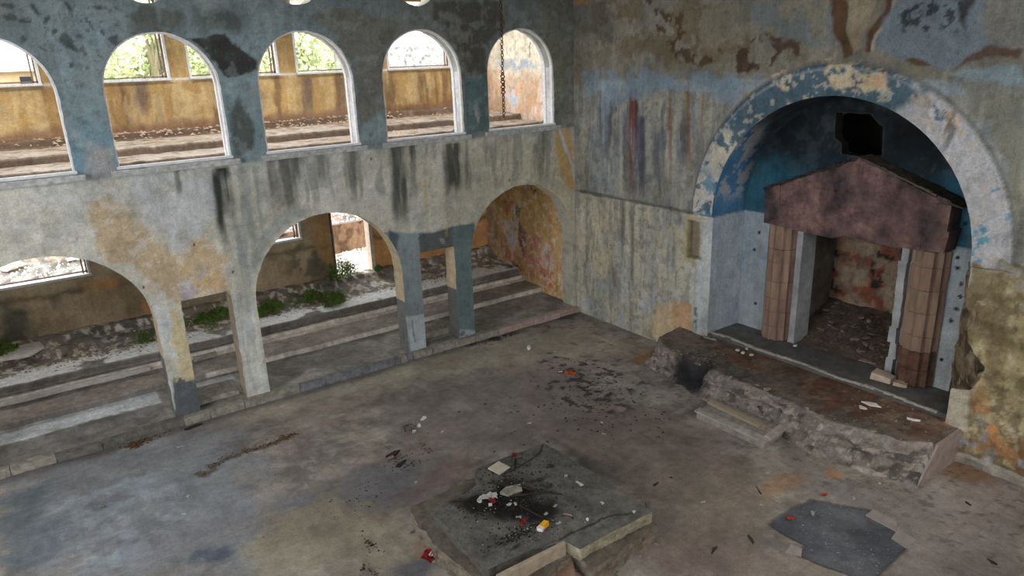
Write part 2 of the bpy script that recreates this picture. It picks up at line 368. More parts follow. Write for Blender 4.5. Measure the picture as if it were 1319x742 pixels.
# ---- colours of the arcade wall -------------------------------------------------
def paint_arcade(u, v):
    C = Canvas(u, v, (186, 184, 174), onY, 1.05)
    # lower storey: cream and pale blue washes
    C.mix(sstep(.40, .62, C.n)*.6, (190, 186, 168)); C.mix(sstep(.5, .7, fbm(u, v, .8, 4, 6))*.5, (172, 178, 182))
    C.mix(sstep(-6, -1, u)*sstep(5.0, 4.2, v)*.75, (182, 176, 146))
    C.poly([(115, 262), (135, 254), (160, 262), (188, 290), (205, 322), (232, 332), (262, 300), (285, 330), (290, 372), (235, 388), (205, 380), (165, 345), (125, 322)], (188, 162, 122), .85, .08, .4)
    C.poly([(150, 228), (300, 222), (270, 290), (225, 325), (205, 300), (180, 262)], (178, 184, 188), .8, .1, .4)
    C.streaks(2.3, 4.4, (170, 150, 112), .5, 4, .52, 1, [(200, 290), (300, 330), (290, 380), (190, 390)])
    C.blob(262, 350, .26, .42, (190, 156, 100), .6, .5, .6, thr=.42, f=3); C.blob(240, 372, .2, .14, (152, 152, 184), .7, thr=.48, f=9); C.blob(258, 352, .1, .1, (152, 152, 184), .7, thr=.48, f=9)
    C.blob(175, 345, .05, .16, (150, 156, 184), .6, thr=.45, f=8); C.mix((v < 4.7)*sstep(.6, .65, fbm(u, v, 4, 5, 7))*.35, (146, 140, 122)); C.mix((v < 4.7)*sstep(.62, .66, fbm(u, v, 7, 4, 2))*.35, (206, 206, 202))
    # upper storey: blue grey wash
    up = sstep(4.72, 4.82, v+.10*(C.n-.5))
    C.mix(up, (128, 150, 158))
    C.mix(up*sstep(-5.8, -4.0, u+1.2*C.wu)*.8, (118, 119, 110)); C.mix(up*sstep(-1.3, -.6, u)*.9, (128, 128, 108))
    C.mix(up*sstep(6.7, 7.8, v+.8*(C.n-.5))*.55, (92, 98, 96)); C.mix(up*sstep(.52, .6, fbm(u, v, 1.6, 4, 2))*.35, (116, 130, 132))
    C.mix(up*sstep(6.2, 5.1, v)*sstep(-7, -9, u)*.7, (98, 140, 160))
    C.poly([(395, 20), (450, 8), (520, 30), (498, 60), (494, 140), (466, 162), (462, 130), (450, 80), (430, 45)], (112, 108, 96), .8, .05, .25)
    C.poly([(560, 0), (642, 0), (650, 30), (626, 60), (626, 95), (598, 98), (585, 50), (560, 30)], (80, 76, 68), .85, .05, .3)
    C.poly([(496, 140), (468, 164), (466, 186), (498, 182)], (122, 142, 148), .9, .03, .08)
    C.poly([(598, 98), (628, 96), (630, 168), (602, 172)], (84, 114, 116), .95, .03, .08); C.blob(616, 145, .06, .22, (168, 172, 170), .8)
    C.blob(598, 60, .12, .5, (140, 136, 124), .7, thr=.5, f=6); C.blob(575, 35, .5, .25, (124, 120, 110), .6, thr=.52, f=5)
    C.poly([(240, 50), (286, 48), (308, 58), (326, 76), (331, 92), (304, 97), (286, 95), (268, 70)], (54, 54, 50), .95, .02, .22)
    C.poly([(308, 124), (322, 140), (330, 170), (326, 196), (304, 200), (298, 160)], (78, 86, 80), .85, .05, .25)
    C.poly([(160, 15), (205, 8), (238, 20), (225, 45), (165, 52)], (84, 84, 74), .7, .06, .4); C.poly([(280, 12), (318, 20), (310, 46), (262, 40)], (76, 80, 76), .7, .06, .3)
    for (x, y, a, b, r) in [(30, 25, .13, .1, 0), (60, 28, .11, .05, .7), (85, 12, .09, .22, .3), (85, 55, .12, .17, .2), (92, 62, .16, .07, -.6), (106, 67, .07, .08, 0), (118, 30, .05, .12, .6), (135, 38, .12, .05, -.5), (147, 47, .12, .12, .3), (12, 22, .15, .12, 0), (45, 15, .07, .15, .5), (28, 50, .07, .1, -.6), (70, 42, .06, .1, 0), (52, 62, .14, .05, -.5), (88, 82, .08, .05, 0), (108, 85, .05, .06, 0), (124, 70, .04, .05, 0), (10, 5, .2, .08, 0), (130, 5, .18, .05, 0)]:
        C.blob(x, y, a*.55, b*.55, (60, 68, 68), .8, .25, .22, rot=r)
    C.poly([(50, 0), (160, 0), (160, 70), (50, 90)], (76, 86, 88), .7, .1, .4, thr=.68, f=14, seed=2)
    C.streaks(4.8, 8.5, (86, 92, 90), .35, 5, .55, 3, None); C.mix(up*sstep(.62, .65, fbm(u, v, 10, 4, 5))*.35, (84, 92, 94)); C.mix(up*sstep(.6, .64, fbm(u, v, 5, 4, 6))*.3, (146, 156, 156))
    C.poly([(115, 190), (150, 190), (155, 232), (110, 236)], (176, 166, 160), .6, .08, .3)
    # run stains below the sills
    for (x, y0, y1, w, c, a, ln) in [(283, 216, 330, .19, (58, 66, 60), 1.0, 14), (284, 216, 285, .12, (44, 50, 46), .9, 6), (372, 200, 290, .34, (92, 92, 86), .8, -8), (352, 205, 262, .2, (82, 82, 78), .8, 0),
                                     (450, 190, 260, .16, (96, 98, 94), .8, 4), (418, 196, 250, .18, (112, 112, 104), .7, 0), (512, 188, 305, .22, (86, 88, 82), .95, 6), (530, 186, 270, .12, (74, 76, 70), .8, 3),
                                     (583, 184, 265, .24, (82, 82, 74), 1.0, 2), (600, 180, 235, .1, (64, 64, 58), .9, 0), (700, 170, 225, .14, (96, 98, 92), .9, 0), (320, 212, 345, .2, (134, 142, 140), .7, 14), (310, 250, 400, .22, (128, 136, 136), .7, 10), (200, 232, 262, .12, (140, 140, 128), .6, 0), (690, 185, 230, .1, (110, 108, 96), .7, 0), (230, 218, 260, .05, (100, 106, 92), .7, 0)]:
        C.streak(x, y0, y1, w, c, a, lean=ln, seed=int(x) % 8)
    C.streaks(3.2, 4.75, (120, 122, 112), .55, 7, .52, 5, [(330, 210), (720, 165), (740, 230), (330, 270)])
    C.poly([(715, 165), (735, 165), (742, 245), (728, 240), (716, 200)], (196, 156, 84), .85, .04, .12); C.line([(722, 168), (730, 195), (738, 215), (744, 240)], .06, (184, 196, 204), .9)
    C.poly([(330, 352), (352, 305), (400, 272), (372, 265), (335, 300), (322, 345)], (138, 146, 142), .7, .06, .15)
    # piers of the lower storey
    C.poly([(488, 300), (545, 300), (556, 452), (520, 460), (512, 350)], (118, 132, 138), .95, .03, .1)
    C.poly([(500, 298), (515, 304), (512, 325), (502, 318)], (70, 86, 98), .9, .03, .1)
    C.poly([(522, 408), (548, 404), (553, 452), (530, 452)], (176, 188, 194), .9, .02, .06); C.line([(531, 412), (534, 440)], .03, (110, 118, 122), .9)
    C.poly([(540, 302), (584, 292), (584, 322), (540, 330)], (78, 84, 86), .95, .03, .12); C.blob(571, 308, .07, .08, (150, 156, 166), .8, thr=.45, f=9)
    C.poly([(582, 292), (612, 288), (618, 440), (588, 440)], (88, 110, 114), .95, .03, .08); C.poly([(592, 424), (616, 424), (618, 442), (590, 442)], (160, 168, 170), .8, .02, .1, thr=.45, f=8)
    C.poly([(222, 488), (258, 484), (262, 545), (225, 550)], (92, 98, 104), 1, .015, .08)
    C.poly([(214, 405), (232, 395), (256, 486), (222, 498), (226, 470), (214, 440)], (196, 178, 128), .8, .04, .25, thr=.42, f=4, seed=1); C.blob(222, 440, .1, .08, (200, 168, 84), .9)
    C.poly([(196, 392), (216, 400), (228, 475), (206, 440)], (198, 206, 208), .7, .04, .15); C.poly([(325, 400), (350, 505), (325, 512), (300, 420)], (208, 210, 206), .8, .05, .1)
    C.streaks(.1, 2.2, (130, 136, 136), .4, 8, .55, 2, [(300, 380), (350, 380), (360, 520), (300, 520)])
    C.streaks(2.2, 3.9, (196, 168, 96), .6, 8, .58, 6, [(540, 215), (600, 200), (600, 300), (540, 302)])
    C.line([(625, 290), (655, 240), (690, 236), (722, 262), (735, 300), (737, 330)], .05, (150, 152, 140), .6)
    C.blob(22, 352, .2, .05, (70, 80, 88), .9, .3, .2)
    for x, y in [(250, 315), (185, 370), (478, 205), (656, 232), (300, 350)]: C.blob(x, y, .025, .025, (50, 48, 46), 1, .2, 0)
    C.mottle(.3, 1.6); C.c *= (1-.35*sstep(.62, .7, fbm(u, v, 10, 3, 1)))[:, None]*.4+.6
    return C.out()
def paint_arcade_reveal(u, v, D):
    C = Canvas(u, v+D, (200, 200, 198), None)
    up = v > 4.6
    lowc = np.where(v > 1.35, 1.0, 0.0)
    C.mix(np.where(up, 0, 1)*lowc, (196, 176, 140)); C.mix(np.where(up, 0, 1)*(1-lowc), (112, 112, 110))
    C.mix(np.where(~up & (u > -8.7) & (u < -8.4) & (v < 2.3), 1.0, 0), (150, 134, 112))
    C.mix(np.where(up & (v > 7.2), 1.0, 0.0), (150, 148, 136)); C.mix(np.where(up & (v > 6.2) & (v < 7.2), 1.0, 0.0), (168, 170, 160))
    C.mix(np.where((u > -.5) & (v < 4), .9, 0.0), (186, 184, 168)); C.mottle(.4, 3); return C.out()
P_arc = lambda u, v, d: (u, 0*u+d, v)
sheet('wall_left', -13.2, 0.0, 0.08, 9.4, .028, sdf_arcade, P_arc, paint_arcade, M_PLASTER, depth=.43, rings=2, rpaint=paint_arcade_reveal, kind='structure',
      relief=lambda u, v: .012*(fbm(u, v, 3, 4, 1)-.5))
plain = lambda c, a=.3: (lambda u, v: Canvas(u, v, c).mottle(a).out())
sheet('wall_left', -17.2, -13.2, 0.08, 9.4, .08, sdf_arcade, P_arc, plain((140, 144, 142)), M_PLASTER, depth=.43, kind='structure')

# ---- the wall with the ark niche ----------------------------------------------------
NC, NR, NS, NF = -6.80, 2.43, 3.20, .53       # niche centre, radius, spring and floor heights
BREAK = np.array([onX(*p) for p in [(1225, 352), (1246, 352), (1243, 395), (1261, 400), (1259, 410), (1247, 421), (1247, 442), (1256, 458), (1268, 476), (1250, 503), (1222, 500), (1205, 430)]])
def sd_poly(u, v, P):
    d = np.full(len(u), 1e9); ins = np.zeros(len(u), bool)
    for i in range(len(P)):
        a = P[i]; b = P[(i+1) % len(P)]; e = b-a; t = np.clip(((u-a[0])*e[0]+(v-a[1])*e[1])/(e@e+1e-12), 0, 1)
        d = np.minimum(d, np.hypot(u-a[0]-t*e[0], v-a[1]-t*e[1]))
        ins ^= ((a[1] > v) != (b[1] > v)) & (u < (b[0]-a[0])*(v-a[1])/((b[1]-a[1]) if b[1] != a[1] else 1e-9)+a[0])
    return np.where(ins, d, -d)
def sdf_ark(u, v):
    s = s_arch(u, v, NC, NR, NS, NF)
    s = np.where(v < NF+.5, np.maximum(s, -9), s)
    m = (u < -8.6) & (u > -10.2) & (v < 3.6)
    b = np.full_like(u, -9.0); b[m] = sd_poly(u[m]+.05*(fbm(u[m], v[m], 7, 3, 1)-.5), v[m]+.05*(fbm(u[m], v[m], 7, 3, 2)-.5), BREAK)
    return np.minimum(s, -b)+.008*(fbm(u, v, 7, 2, 3)-.5)
def relief_ark(u, v):
    r = np.hypot(u-NC, v-NS); d = .014*(fbm(u, v, 2.5, 4, 2)-.5)
    band = sstep(2.95, 2.92, r)*(v > NS); d = d-.045*band-.02*sstep(.05, .0, np.abs(r-2.93))*(v > NS)
    d = d+.03*((v < NS+.01) & (u > -3.95) & (u < .02))
    # the framed shallow recess left of the niche
    fr = np.maximum(np.abs(u+3.96)-.30, np.abs(v-2.66)-.52); inn = np.maximum(np.abs(u+3.94)-.19, np.abs(v-2.64)-.40)
    d = np.where(fr < 0, -.02, d); d = np.where(inn < 0, .10, d)
    # bare masonry with the plaster gone, lower right
    g = sstep(-9.35, -9.65, u+.3*(fbm(u, v, 2, 3, 5)-.5))*sstep(3.35, 3.15, v+.4*(fbm(u, v, 2, 3, 6)-.5))
    d = d+g*(.05+.22*(fbm(u, v, 2.2, 5, 4)-.5)+.05*(fbm(u, v, 8, 3, 1)-.5))
    d = d-.05*((v < .12) & (u < -9.4))
    return d
def paint_ark(u, v):
    C = Canvas(u, v, (138, 138, 130), onX, 1.16)
    # hall, upper part
    C.mix(sstep(.45, .6, fbm(u, v*.5, 1.2, 4, 1))*.6, (118, 132, 140)); C.mix(sstep(.5, .62, fbm(u, v*.35, 2.2, 4, 2))*.55, (150, 142, 122))
    hu = hall_u = (u < 0)*(v > NS)
    C.mix(hu*sstep(.56, .6, fbm(u, v, 6, 5, 5))*.4, (102, 98, 86)); C.mix(hu*sstep(.58, .62, fbm(u, v, 5, 5, 6))*.45, (158, 152, 136)); C.mix(hu*sstep(.55, .6, fbm(u, v*.25, 6, 4, 7))*.4, (98, 108, 120)); C.mix(hu*sstep(.57, .62, fbm(u, v*.15, 9, 4, 3))*.4, (164, 162, 152))
    C.mix(hu*sstep(5.7, 6.1, v)*sstep(.56, .6, fbm(u, v, 2.4, 5, 4))*.5, (92, 76, 54))
    C.streaks(3.3, 5.9, (72, 76, 84), .6, 5, .52, 4, [(770, 130), (895, 130), (895, 262), (770, 245)])
    for (x, y0, y1, w, c, a) in [(814, 108, 255, .10, (116, 66, 58), .9), (820, 112, 200, .06, (96, 56, 52), .9), (826, 150, 262, .22, (74, 76, 92), .9), (863, 112, 230, .05, (122, 84, 58), .9), (886, 105, 240, .06, (124, 92, 62), .8), (850, 165, 250, .16, (82, 90, 90), .7),
                                 (845, 170, 262, .14, (78, 84, 96), .7), (800, 130, 250, .06, (150, 156, 160), .6), (780, 100, 200, .1, (120, 144, 166), .7), (870, 180, 262, .2, (98, 106, 108), .6), (795, 165, 255, .12, (92, 92, 84), .6), (760, 60, 250, .14, (104, 102, 84), .7), (745, 80, 200, .12, (120, 116, 96), .6),
                                 (755, 200, 252, .2, (96, 92, 70), .6), (905, 120, 240, .05, (128, 100, 70), .5)]:
        C.streak(x, y0, y1, w, c, a, seed=int(x) % 8)
    hall = (u < 0)
    C.mix(hall*sstep(5.75, 5.95, v+.25*(C.n-.5))*.65, (114, 108, 92)); C.mix(hall*sstep(.06, .0, np.abs(v-5.78)-.08+.1*C.wv)*sstep(-.6, -1.0, u)*.6, (128, 150, 166))
    C.poly([(750, 92), (800, 90), (955, 98), (985, 92), (945, 135), (870, 112), (790, 135), (760, 140)], (112, 134, 152), .75, .08, .3, thr=.42, f=3)
    C.poly([(765, 0), (915, 0), (970, 60), (960, 92), (900, 84), (850, 78), (790, 60), (760, 40)], (104, 92, 68), .8, .1, .5, thr=.45, f=2.5, seed=3)
    C.poly([(830, 0), (880, 15), (880, 50), (930, 80), (905, 88), (870, 70), (845, 30)], (76, 56, 34), .9, .05, .5, thr=.47, f=4, seed=2)
    C.poly([(925, 52), (1000, 40), (1060, 62), (1000, 78), (950, 98), (935, 75)], (70, 52, 34), .9, .05, .5, thr=.47, f=4, seed=4)
    C.poly([(885, 10), (960, 10), (955, 62), (900, 60)], (126, 122, 106), .7, .08, .3, thr=.45, f=3); C.poly([(700, 0), (780, 0), (790, 50), (700, 40)], (82, 82, 76), .6, .1, .4)
    C.poly([(700, 0), (765, 0), (760, 20), (700, 16)], (96, 96, 98), .7, .04, .3); C.poly([(738, 0), (760, 0), (760, 8), (735, 6)], (140, 104, 46), .8, .03, .1)
    C.poly([(955, 0), (1080, 0), (1078, 60), (990, 55)], (100, 112, 116), .7, .08, .4, thr=.42, f=3, seed=1)
    C.poly([(1070, 0), (1092, 0), (1090, 35), (1105, 62), (1088, 72), (1072, 40)], (86, 58, 34), .95, .03, .25); C.poly([(1090, 0), (1130, 0), (1118, 40), (1100, 66), (1092, 35)], (140, 128, 104), .9, .03, .25)
    C.line([(1147, 0), (1144, 18), (1126, 40), (1120, 62)], .09, (86, 60, 36), .95); C.line([(1152, 0), (1150, 20), (1130, 45), (1124, 64)], .04, (156, 150, 128), .9)
    C.poly([(1152, 0), (1319, 0), (1319, 60), (1250, 85), (1180, 82), (1128, 64)], (104, 120, 132), .9, .04, .25); C.poly([(1160, 0), (1250, 0), (1240, 45), (1160, 40)], (50, 56, 62), .9, .1, .3, thr=.56, f=10, seed=2)
    C.poly([(1232, 0), (1256, 0), (1244, 36), (1236, 30)], (48, 46, 48), .9, .05, .3); C.poly([(1270, 0), (1319, 0), (1319, 60), (1275, 60), (1262, 30)], (126, 122, 114), .8, .06, .3)
    C.poly([(1163, 76), (1180, 74), (1202, 84), (1180, 86)], (84, 60, 36), .95, .02, .1); C.poly([(1232, 86), (1262, 66), (1290, 60), (1319, 54), (1319, 68), (1280, 74), (1250, 84)], (92, 68, 50), .9, .03, .25)
    C.poly([(1225, 92), (1319, 78), (1319, 106), (1240, 100)], (130, 154, 166), .8, .04, .15); C.poly([(1235, 102), (1319, 108), (1319, 340), (1305, 340), (1300, 220), (1275, 150)], (124, 122, 108), .8, .05, .2)
    C.streaks(3.2, 5.8, (94, 92, 86), .6, 3, .5, 5, [(1260, 110), (1319, 110), (1319, 345), (1300, 345)])
    # hall, lower part
    low = hall*(v < NS+.02)
    C.mix(low*.95, (176, 170, 150)); C.mix(low*sstep(.46, .6, fbm(u, v*.3, 1.6, 4, 6))*.6, (152, 156, 154)); C.mix(low*sstep(.5, .62, fbm(u, v, 1.3, 4, 1))*.5, (184, 174, 138))
    for (x, y0, y1, w, c, a) in [(800, 258, 340, .12, (98, 100, 94), .9), (812, 262, 420, .1, (112, 112, 106), .8), (770, 330, 390, .1, (124, 134, 142), .8), (840, 330, 420, .12, (122, 130, 140), .7), (862, 262, 400, .14, (128, 134, 138), .7), (878, 350, 425, .14, (166, 180, 192), .7), (780, 255, 320, .2, (130, 126, 104), .6), (905, 370, 425, .06, (96, 96, 96), .8), (755, 255, 400, .05, (118, 122, 118), .6), (790, 352, 385, .08, (138, 112, 92), .7)]:
        C.streak(x, y0, y1, w, c, a, seed=int(x) % 8)
    C.mix(low*sstep(.54, .6, fbm(u, v*.15, 7, 4, 2))*.5, (120, 122, 118)); C.mix(low*sstep(.56, .62, fbm(u, v*.2, 6, 4, 4))*.45, (186, 186, 182)); C.mix(low*sstep(1.6, .6, v)*sstep(.5, .6, fbm(u, v, 2.5, 4, 3))*.6, (150, 160, 170)); C.mix(low*sstep(.6, .64, fbm(u, v, 8, 4, 5))*.4, (110, 104, 86))
    C.poly([(845, 392), (866, 390), (865, 440), (838, 430)], (188, 158, 110), .7, .05, .15); C.poly([(866, 388), (890, 390), (890, 440), (864, 440)], (188, 142, 84), .8, .05, .16); C.poly([(890, 350), (905, 352), (903, 430), (890, 432)], (172, 176, 172), .8, .03, .1); C.poly([(893, 392), (900, 392), (900, 425), (893, 425)], (84, 80, 80), .8, .03, .2, thr=.5, f=12)
    C.mix(hall*sstep(.05, .02, np.abs(v-NS-.01)+.1*C.wv)*(u > -3.9)*.8, (84, 84, 80))
    fr = np.maximum(np.abs(u+3.96)-.30, np.abs(v-2.66)-.52); inn = np.maximum(np.abs(u+3.94)-.19, np.abs(v-2.64)-.40)
    C.mix((fr < 0)*.9, (176, 164, 116)); C.mix((inn < 0)*.95, (134, 120, 96)); C.mix((fr < 0)*sstep(.05, 0, np.abs(inn))*.5, (96, 88, 66))
    # archivolt
    r = np.hypot(u-NC, v-NS); band = (r < 2.95)*(v > NS-.06)
    ang = np.arctan2(v-NS, -(u-NC))    # 0 = right end, pi = left end
    C.mix(band*1.0, (176, 176, 180))
    C.mix(band*sstep(1.05, 1.25, ang+.12*C.wu*4)*.97, (66, 94, 110)); C.mix(band*sstep(2.55, 2.8, ang)*sstep(.46, .5, fbm(u, v, 5, 4, 2)), (182, 182, 178))
    C.mix(band*sstep(2.2, 2.6, ang)*sstep(.56, .6, fbm(u, v, 4, 4, 5)), (182, 176, 160)); C.mix(band*sstep(2.7, 2.9, ang)*sstep(.5, .54, fbm(u, v, 4, 4, 1))*.9, (86, 136, 164))
    C.mix(band*(np.abs(v-NS+.02) < .09)*sstep(2.4, 2.9, ang), (70, 134, 176))
    fl = sstep(.5, .53, fbm(u, v, 6, 4, 1))
    C.poly([(1064, 76), (1108, 74), (1108, 92), (1140, 96), (1140, 118), (1110, 116), (1078, 114), (1064, 95)], (190, 174, 138), .98, .03, .3, thr=.4, f=6)
    C.poly([(992, 98), (1022, 94), (1020, 118), (1000, 116)], (186, 170, 140), .95, .03, .3, thr=.47, f=7, seed=1); C.poly([(1112, 84), (1142, 92), (1138, 112), (1112, 108)], (198, 156, 106), .9, .03, .3, thr=.5, f=8, seed=2)
    for x, y in [(1075, 90), (1088, 90), (1104, 98)]: C.blob(x, y, .06, .05, (62, 96, 116), .95, .2, .05)
    C.poly([(1158, 102), (1175, 108), (1225, 150), (1240, 190), (1215, 175), (1185, 140), (1165, 125)], (160, 150, 136), .9, .03, .4, thr=.45, f=5, seed=3)
    C.poly([(1160, 98), (1235, 150), (1225, 165), (1170, 120)], (66, 100, 120), .9, .03, .4, thr=.52, f=7, seed=5); C.poly([(1222, 140), (1245, 155), (1235, 178), (1218, 160)], (206, 160, 104), .9, .03, .3, thr=.47, f=7, seed=6)
    C.blob(1223, 168, .07, .3, (110, 108, 110), .9, .3, .2, rot=.2); C.mix(band*sstep(.9, .5, ang)*sstep(.6, .64, fbm(u, v*.4, 5, 3, 2))*.5, (150, 148, 158))
    C.poly([(1255, 290), (1275, 285), (1272, 340), (1252, 342)], (82, 150, 172), .95, .03, .3, thr=.55, f=10, seed=3); C.mix(band*sstep(.63, .65, fbm(u, v, 9, 4, 4))*.6, (176, 168, 150)); C.mix(band*sstep(.03, .01, np.abs(r-2.87))*.25, (176, 180, 184)); C.mix(sstep(.05, .02, np.abs(r-2.97))*(v > NS)*.6, (96, 98, 98))  # pale line along the archivolt rim is a painted highlight
    for P in [[(1280, 246), (1288, 243)], [(1299, 275), (1300, 283)], [(1265, 290), (1268, 300)]]: C.line(P, .025, (60, 140, 180), .9, .02)
    # cream return beside the niche, left
    C.poly([(897, 283), (921, 283), (911, 428), (898, 430)], (178, 186, 192), .75, .03, .06)
    # bare masonry lower right
    g = sstep(-9.22, -9.3, u+.2*C.wu)*sstep(3.3, 3.15, v+.5*C.wv)
    C.mix(g, (150, 136, 96)); C.mix(g*sstep(.45, .6, fbm(u, v*.6, 2.5, 5, 3))*.9, (112, 98, 66)); C.mix(g*sstep(.54, .62, fbm(u, v, 5, 5, 6))*.75, (166, 154, 120)); C.mix(g*sstep(.55, .6, fbm(u, v, 8, 5, 2))*.6, (92, 78, 52)); C.mix(g*sstep(1.7, .7, v)*sstep(.5, .58, fbm(u, v, 3.5, 5, 7))*.85, (180, 122, 60))
    C.mix(g*sstep(.95, .5, v)*sstep(.6, .64, fbm(u, v, 9, 4, 2))*.7, (140, 148, 172)); C.mix(g*sstep(1.3, .5, v)*sstep(.6, .66, fbm(u, v, 4, 3, 4)), (120, 92, 58)); C.mix(g*sstep(2.8, 3.1, v+C.wv)*sstep(.54, .58, fbm(u, v, 5, 4, 2))*.7, (176, 180, 184)); C.mix(g*sstep(.5, .56, fbm(u, v*.4, 3.4, 5, 1))*.6, (116, 98, 64))
    C.mix(((v < .14) & (u < -9.35))*.9, (150, 146, 136))
    C.poly([(1222, 498), (1250, 502), (1245, 560), (1212, 540)], (186, 180, 160), .8, .05, .2)
    # aisle end wall with the figure scene, lower storey
    a0 = (u > 0)*(v < 4.4)
    C.mix(a0, (198, 158, 88)); C.mix(a0*sstep(3.2, 4.3, u+.5*C.wu)*.8, (150, 112, 66)); C.mix(a0*sstep(.5, .6, fbm(u, v*.5, 2, 4, 1))*.6, (206, 176, 120)); C.mix(a0*sstep(.9, .2, u)*.75, (192, 184, 156)); C.mix(a0*sstep(3.2, 3.9, v)*.4, (170, 130, 70))
    C.poly([(628, 275), (640, 270), (640, 320), (628, 322)], (170, 140, 116), .8, .04, .1)
    C.poly([(645, 262), (660, 258), (664, 272), (650, 276)], (190, 92, 52), .8, .06, .25); C.poly([(658, 264), (670, 264), (671, 276), (662, 280)], (206, 216, 206), .95, .03, .1); C.poly([(664, 262), (672, 268), (668, 282), (663, 276)], (80, 66, 54), .8, .03, .15)
    C.poly([(648, 285), (668, 283), (668, 300), (662, 325), (656, 322), (648, 300)], (196, 192, 198), .95, .04, .15); C.poly([(668, 288), (678, 300), (680, 320), (674, 330), (668, 312)], (96, 84, 92), .95, .04, .15); C.line([(669, 288), (674, 300), (668, 308)], .06, (190, 66, 56), .9)
    C.poly([(676, 305), (700, 310), (704, 350), (685, 355), (676, 335)], (206, 130, 120), .85, .06, .3, thr=.36, f=6); C.poly([(698, 310), (712, 320), (714, 345), (704, 350), (697, 330)], (188, 176, 172), .9, .05, .2); C.blob(706, 332, .12, .12, (200, 100, 110), .8)
    C.poly([(650, 325), (668, 330), (678, 352), (664, 345)], (190, 96, 92), .7, .05, .3, thr=.42, f=7); C.poly([(660, 335), (672, 348), (668, 352), (658, 345)], (70, 56, 50), .9, .03, .15); C.poly([(696, 345), (715, 350), (714, 372), (700, 366)], (188, 90, 70), .8, .05, .3)
    C.poly([(650, 300), (660, 330), (648, 340), (644, 300)], (196, 108, 60), .7, .06, .2); C.blob(690, 245, .3, .2, (90, 60, 40), .8, thr=.62, f=14)
    C.streaks(.2, 3.5, (168, 110, 60), .5, 6, .56, 3, [(640, 250), (725, 250), (725, 380), (640, 340)])
    C.mix(a0*sstep(.53, .58, fbm(u, v, 7, 5, 4))*.45, (192, 158, 98)); C.mix(a0*sstep(.58, .62, fbm(u, v, 5, 5, 6))*.4, (160, 118, 72)); C.mix(a0*sstep(.6, .64, fbm(u, v, 9, 4, 1))*.6, (206, 196, 176))
    # gallery end wall
    b0 = (u > 0)*(v > 4.4)
    C.mix(b0, (222, 212, 190)); C.mix(b0*sstep(6.3, 5.7, v+.6*C.wv)*.85, (214, 164, 118)); C.mix(b0*sstep(6.1, 5.6, v)*sstep(.5, .58, fbm(u, v*.5, 3, 4, 2)), (218, 196, 184)); C.mix(b0*sstep(3.2, 4.0, u)*sstep(6.4, 6.0, v)*.8, (206, 150, 84))
    C.blob(668, 84, .7, .13, (150, 172, 194), .8, thr=.42, f=3); C.blob(645, 82, .25, .12, (160, 180, 196), .7); C.blob(660, 128, .3, .18, (190, 200, 214), .8); C.mix(b0*sstep(.6, .64, fbm(u, v, 5, 4, 4))*.5, (180, 168, 140)); C.line([(682, 55), (682, 74)], .03, (120, 100, 80), .8)
    C.mottle(.3, 1.8); C.c *= (1-.3*sstep(.6, .68, fbm(u, v, 11, 3, 3)))[:, None]*.5+.5
    return C.out()
def paint_ark_reveal(u, v, D):
    ang = np.where(v > NS, np.arctan2(v-NS, -(u-NC)), 0); s_ = np.where(u > NC, v, -v+20)
    C = Canvas(D*1.6, np.where(v > NS, ang*2.4, v), (170, 182, 196))
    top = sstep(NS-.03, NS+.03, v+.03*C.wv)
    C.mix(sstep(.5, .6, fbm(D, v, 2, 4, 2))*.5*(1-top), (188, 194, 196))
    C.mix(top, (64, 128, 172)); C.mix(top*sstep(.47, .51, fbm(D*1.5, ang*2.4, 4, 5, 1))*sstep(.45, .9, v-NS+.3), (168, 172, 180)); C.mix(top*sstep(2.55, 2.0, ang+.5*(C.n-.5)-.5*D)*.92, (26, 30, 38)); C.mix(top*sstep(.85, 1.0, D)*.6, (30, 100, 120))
    C.mix(sstep(-9.1, -9.2, u)*(v < 3.15)*1.0*((v > 1.1) & (v < 2.9)), (120, 100, 78)); C.mix(sstep(-9.1, -9.2, u)*(v < 1.1), (160, 150, 126)); C.mix((v < .66)*1.0, (110, 104, 96))
    C.mottle(.3, 3); return C.out()
P_ark = lambda u, v, d: (0*u+d, u, v)
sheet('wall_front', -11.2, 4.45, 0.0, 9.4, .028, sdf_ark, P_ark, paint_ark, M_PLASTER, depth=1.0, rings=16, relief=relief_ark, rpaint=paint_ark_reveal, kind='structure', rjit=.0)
sheet('wall_front', -18.2, -11.2, 0.0, 9.4, .1, None, P_ark, plain((140, 136, 120)), M_PLASTER, depth=1.0, kind='structure')

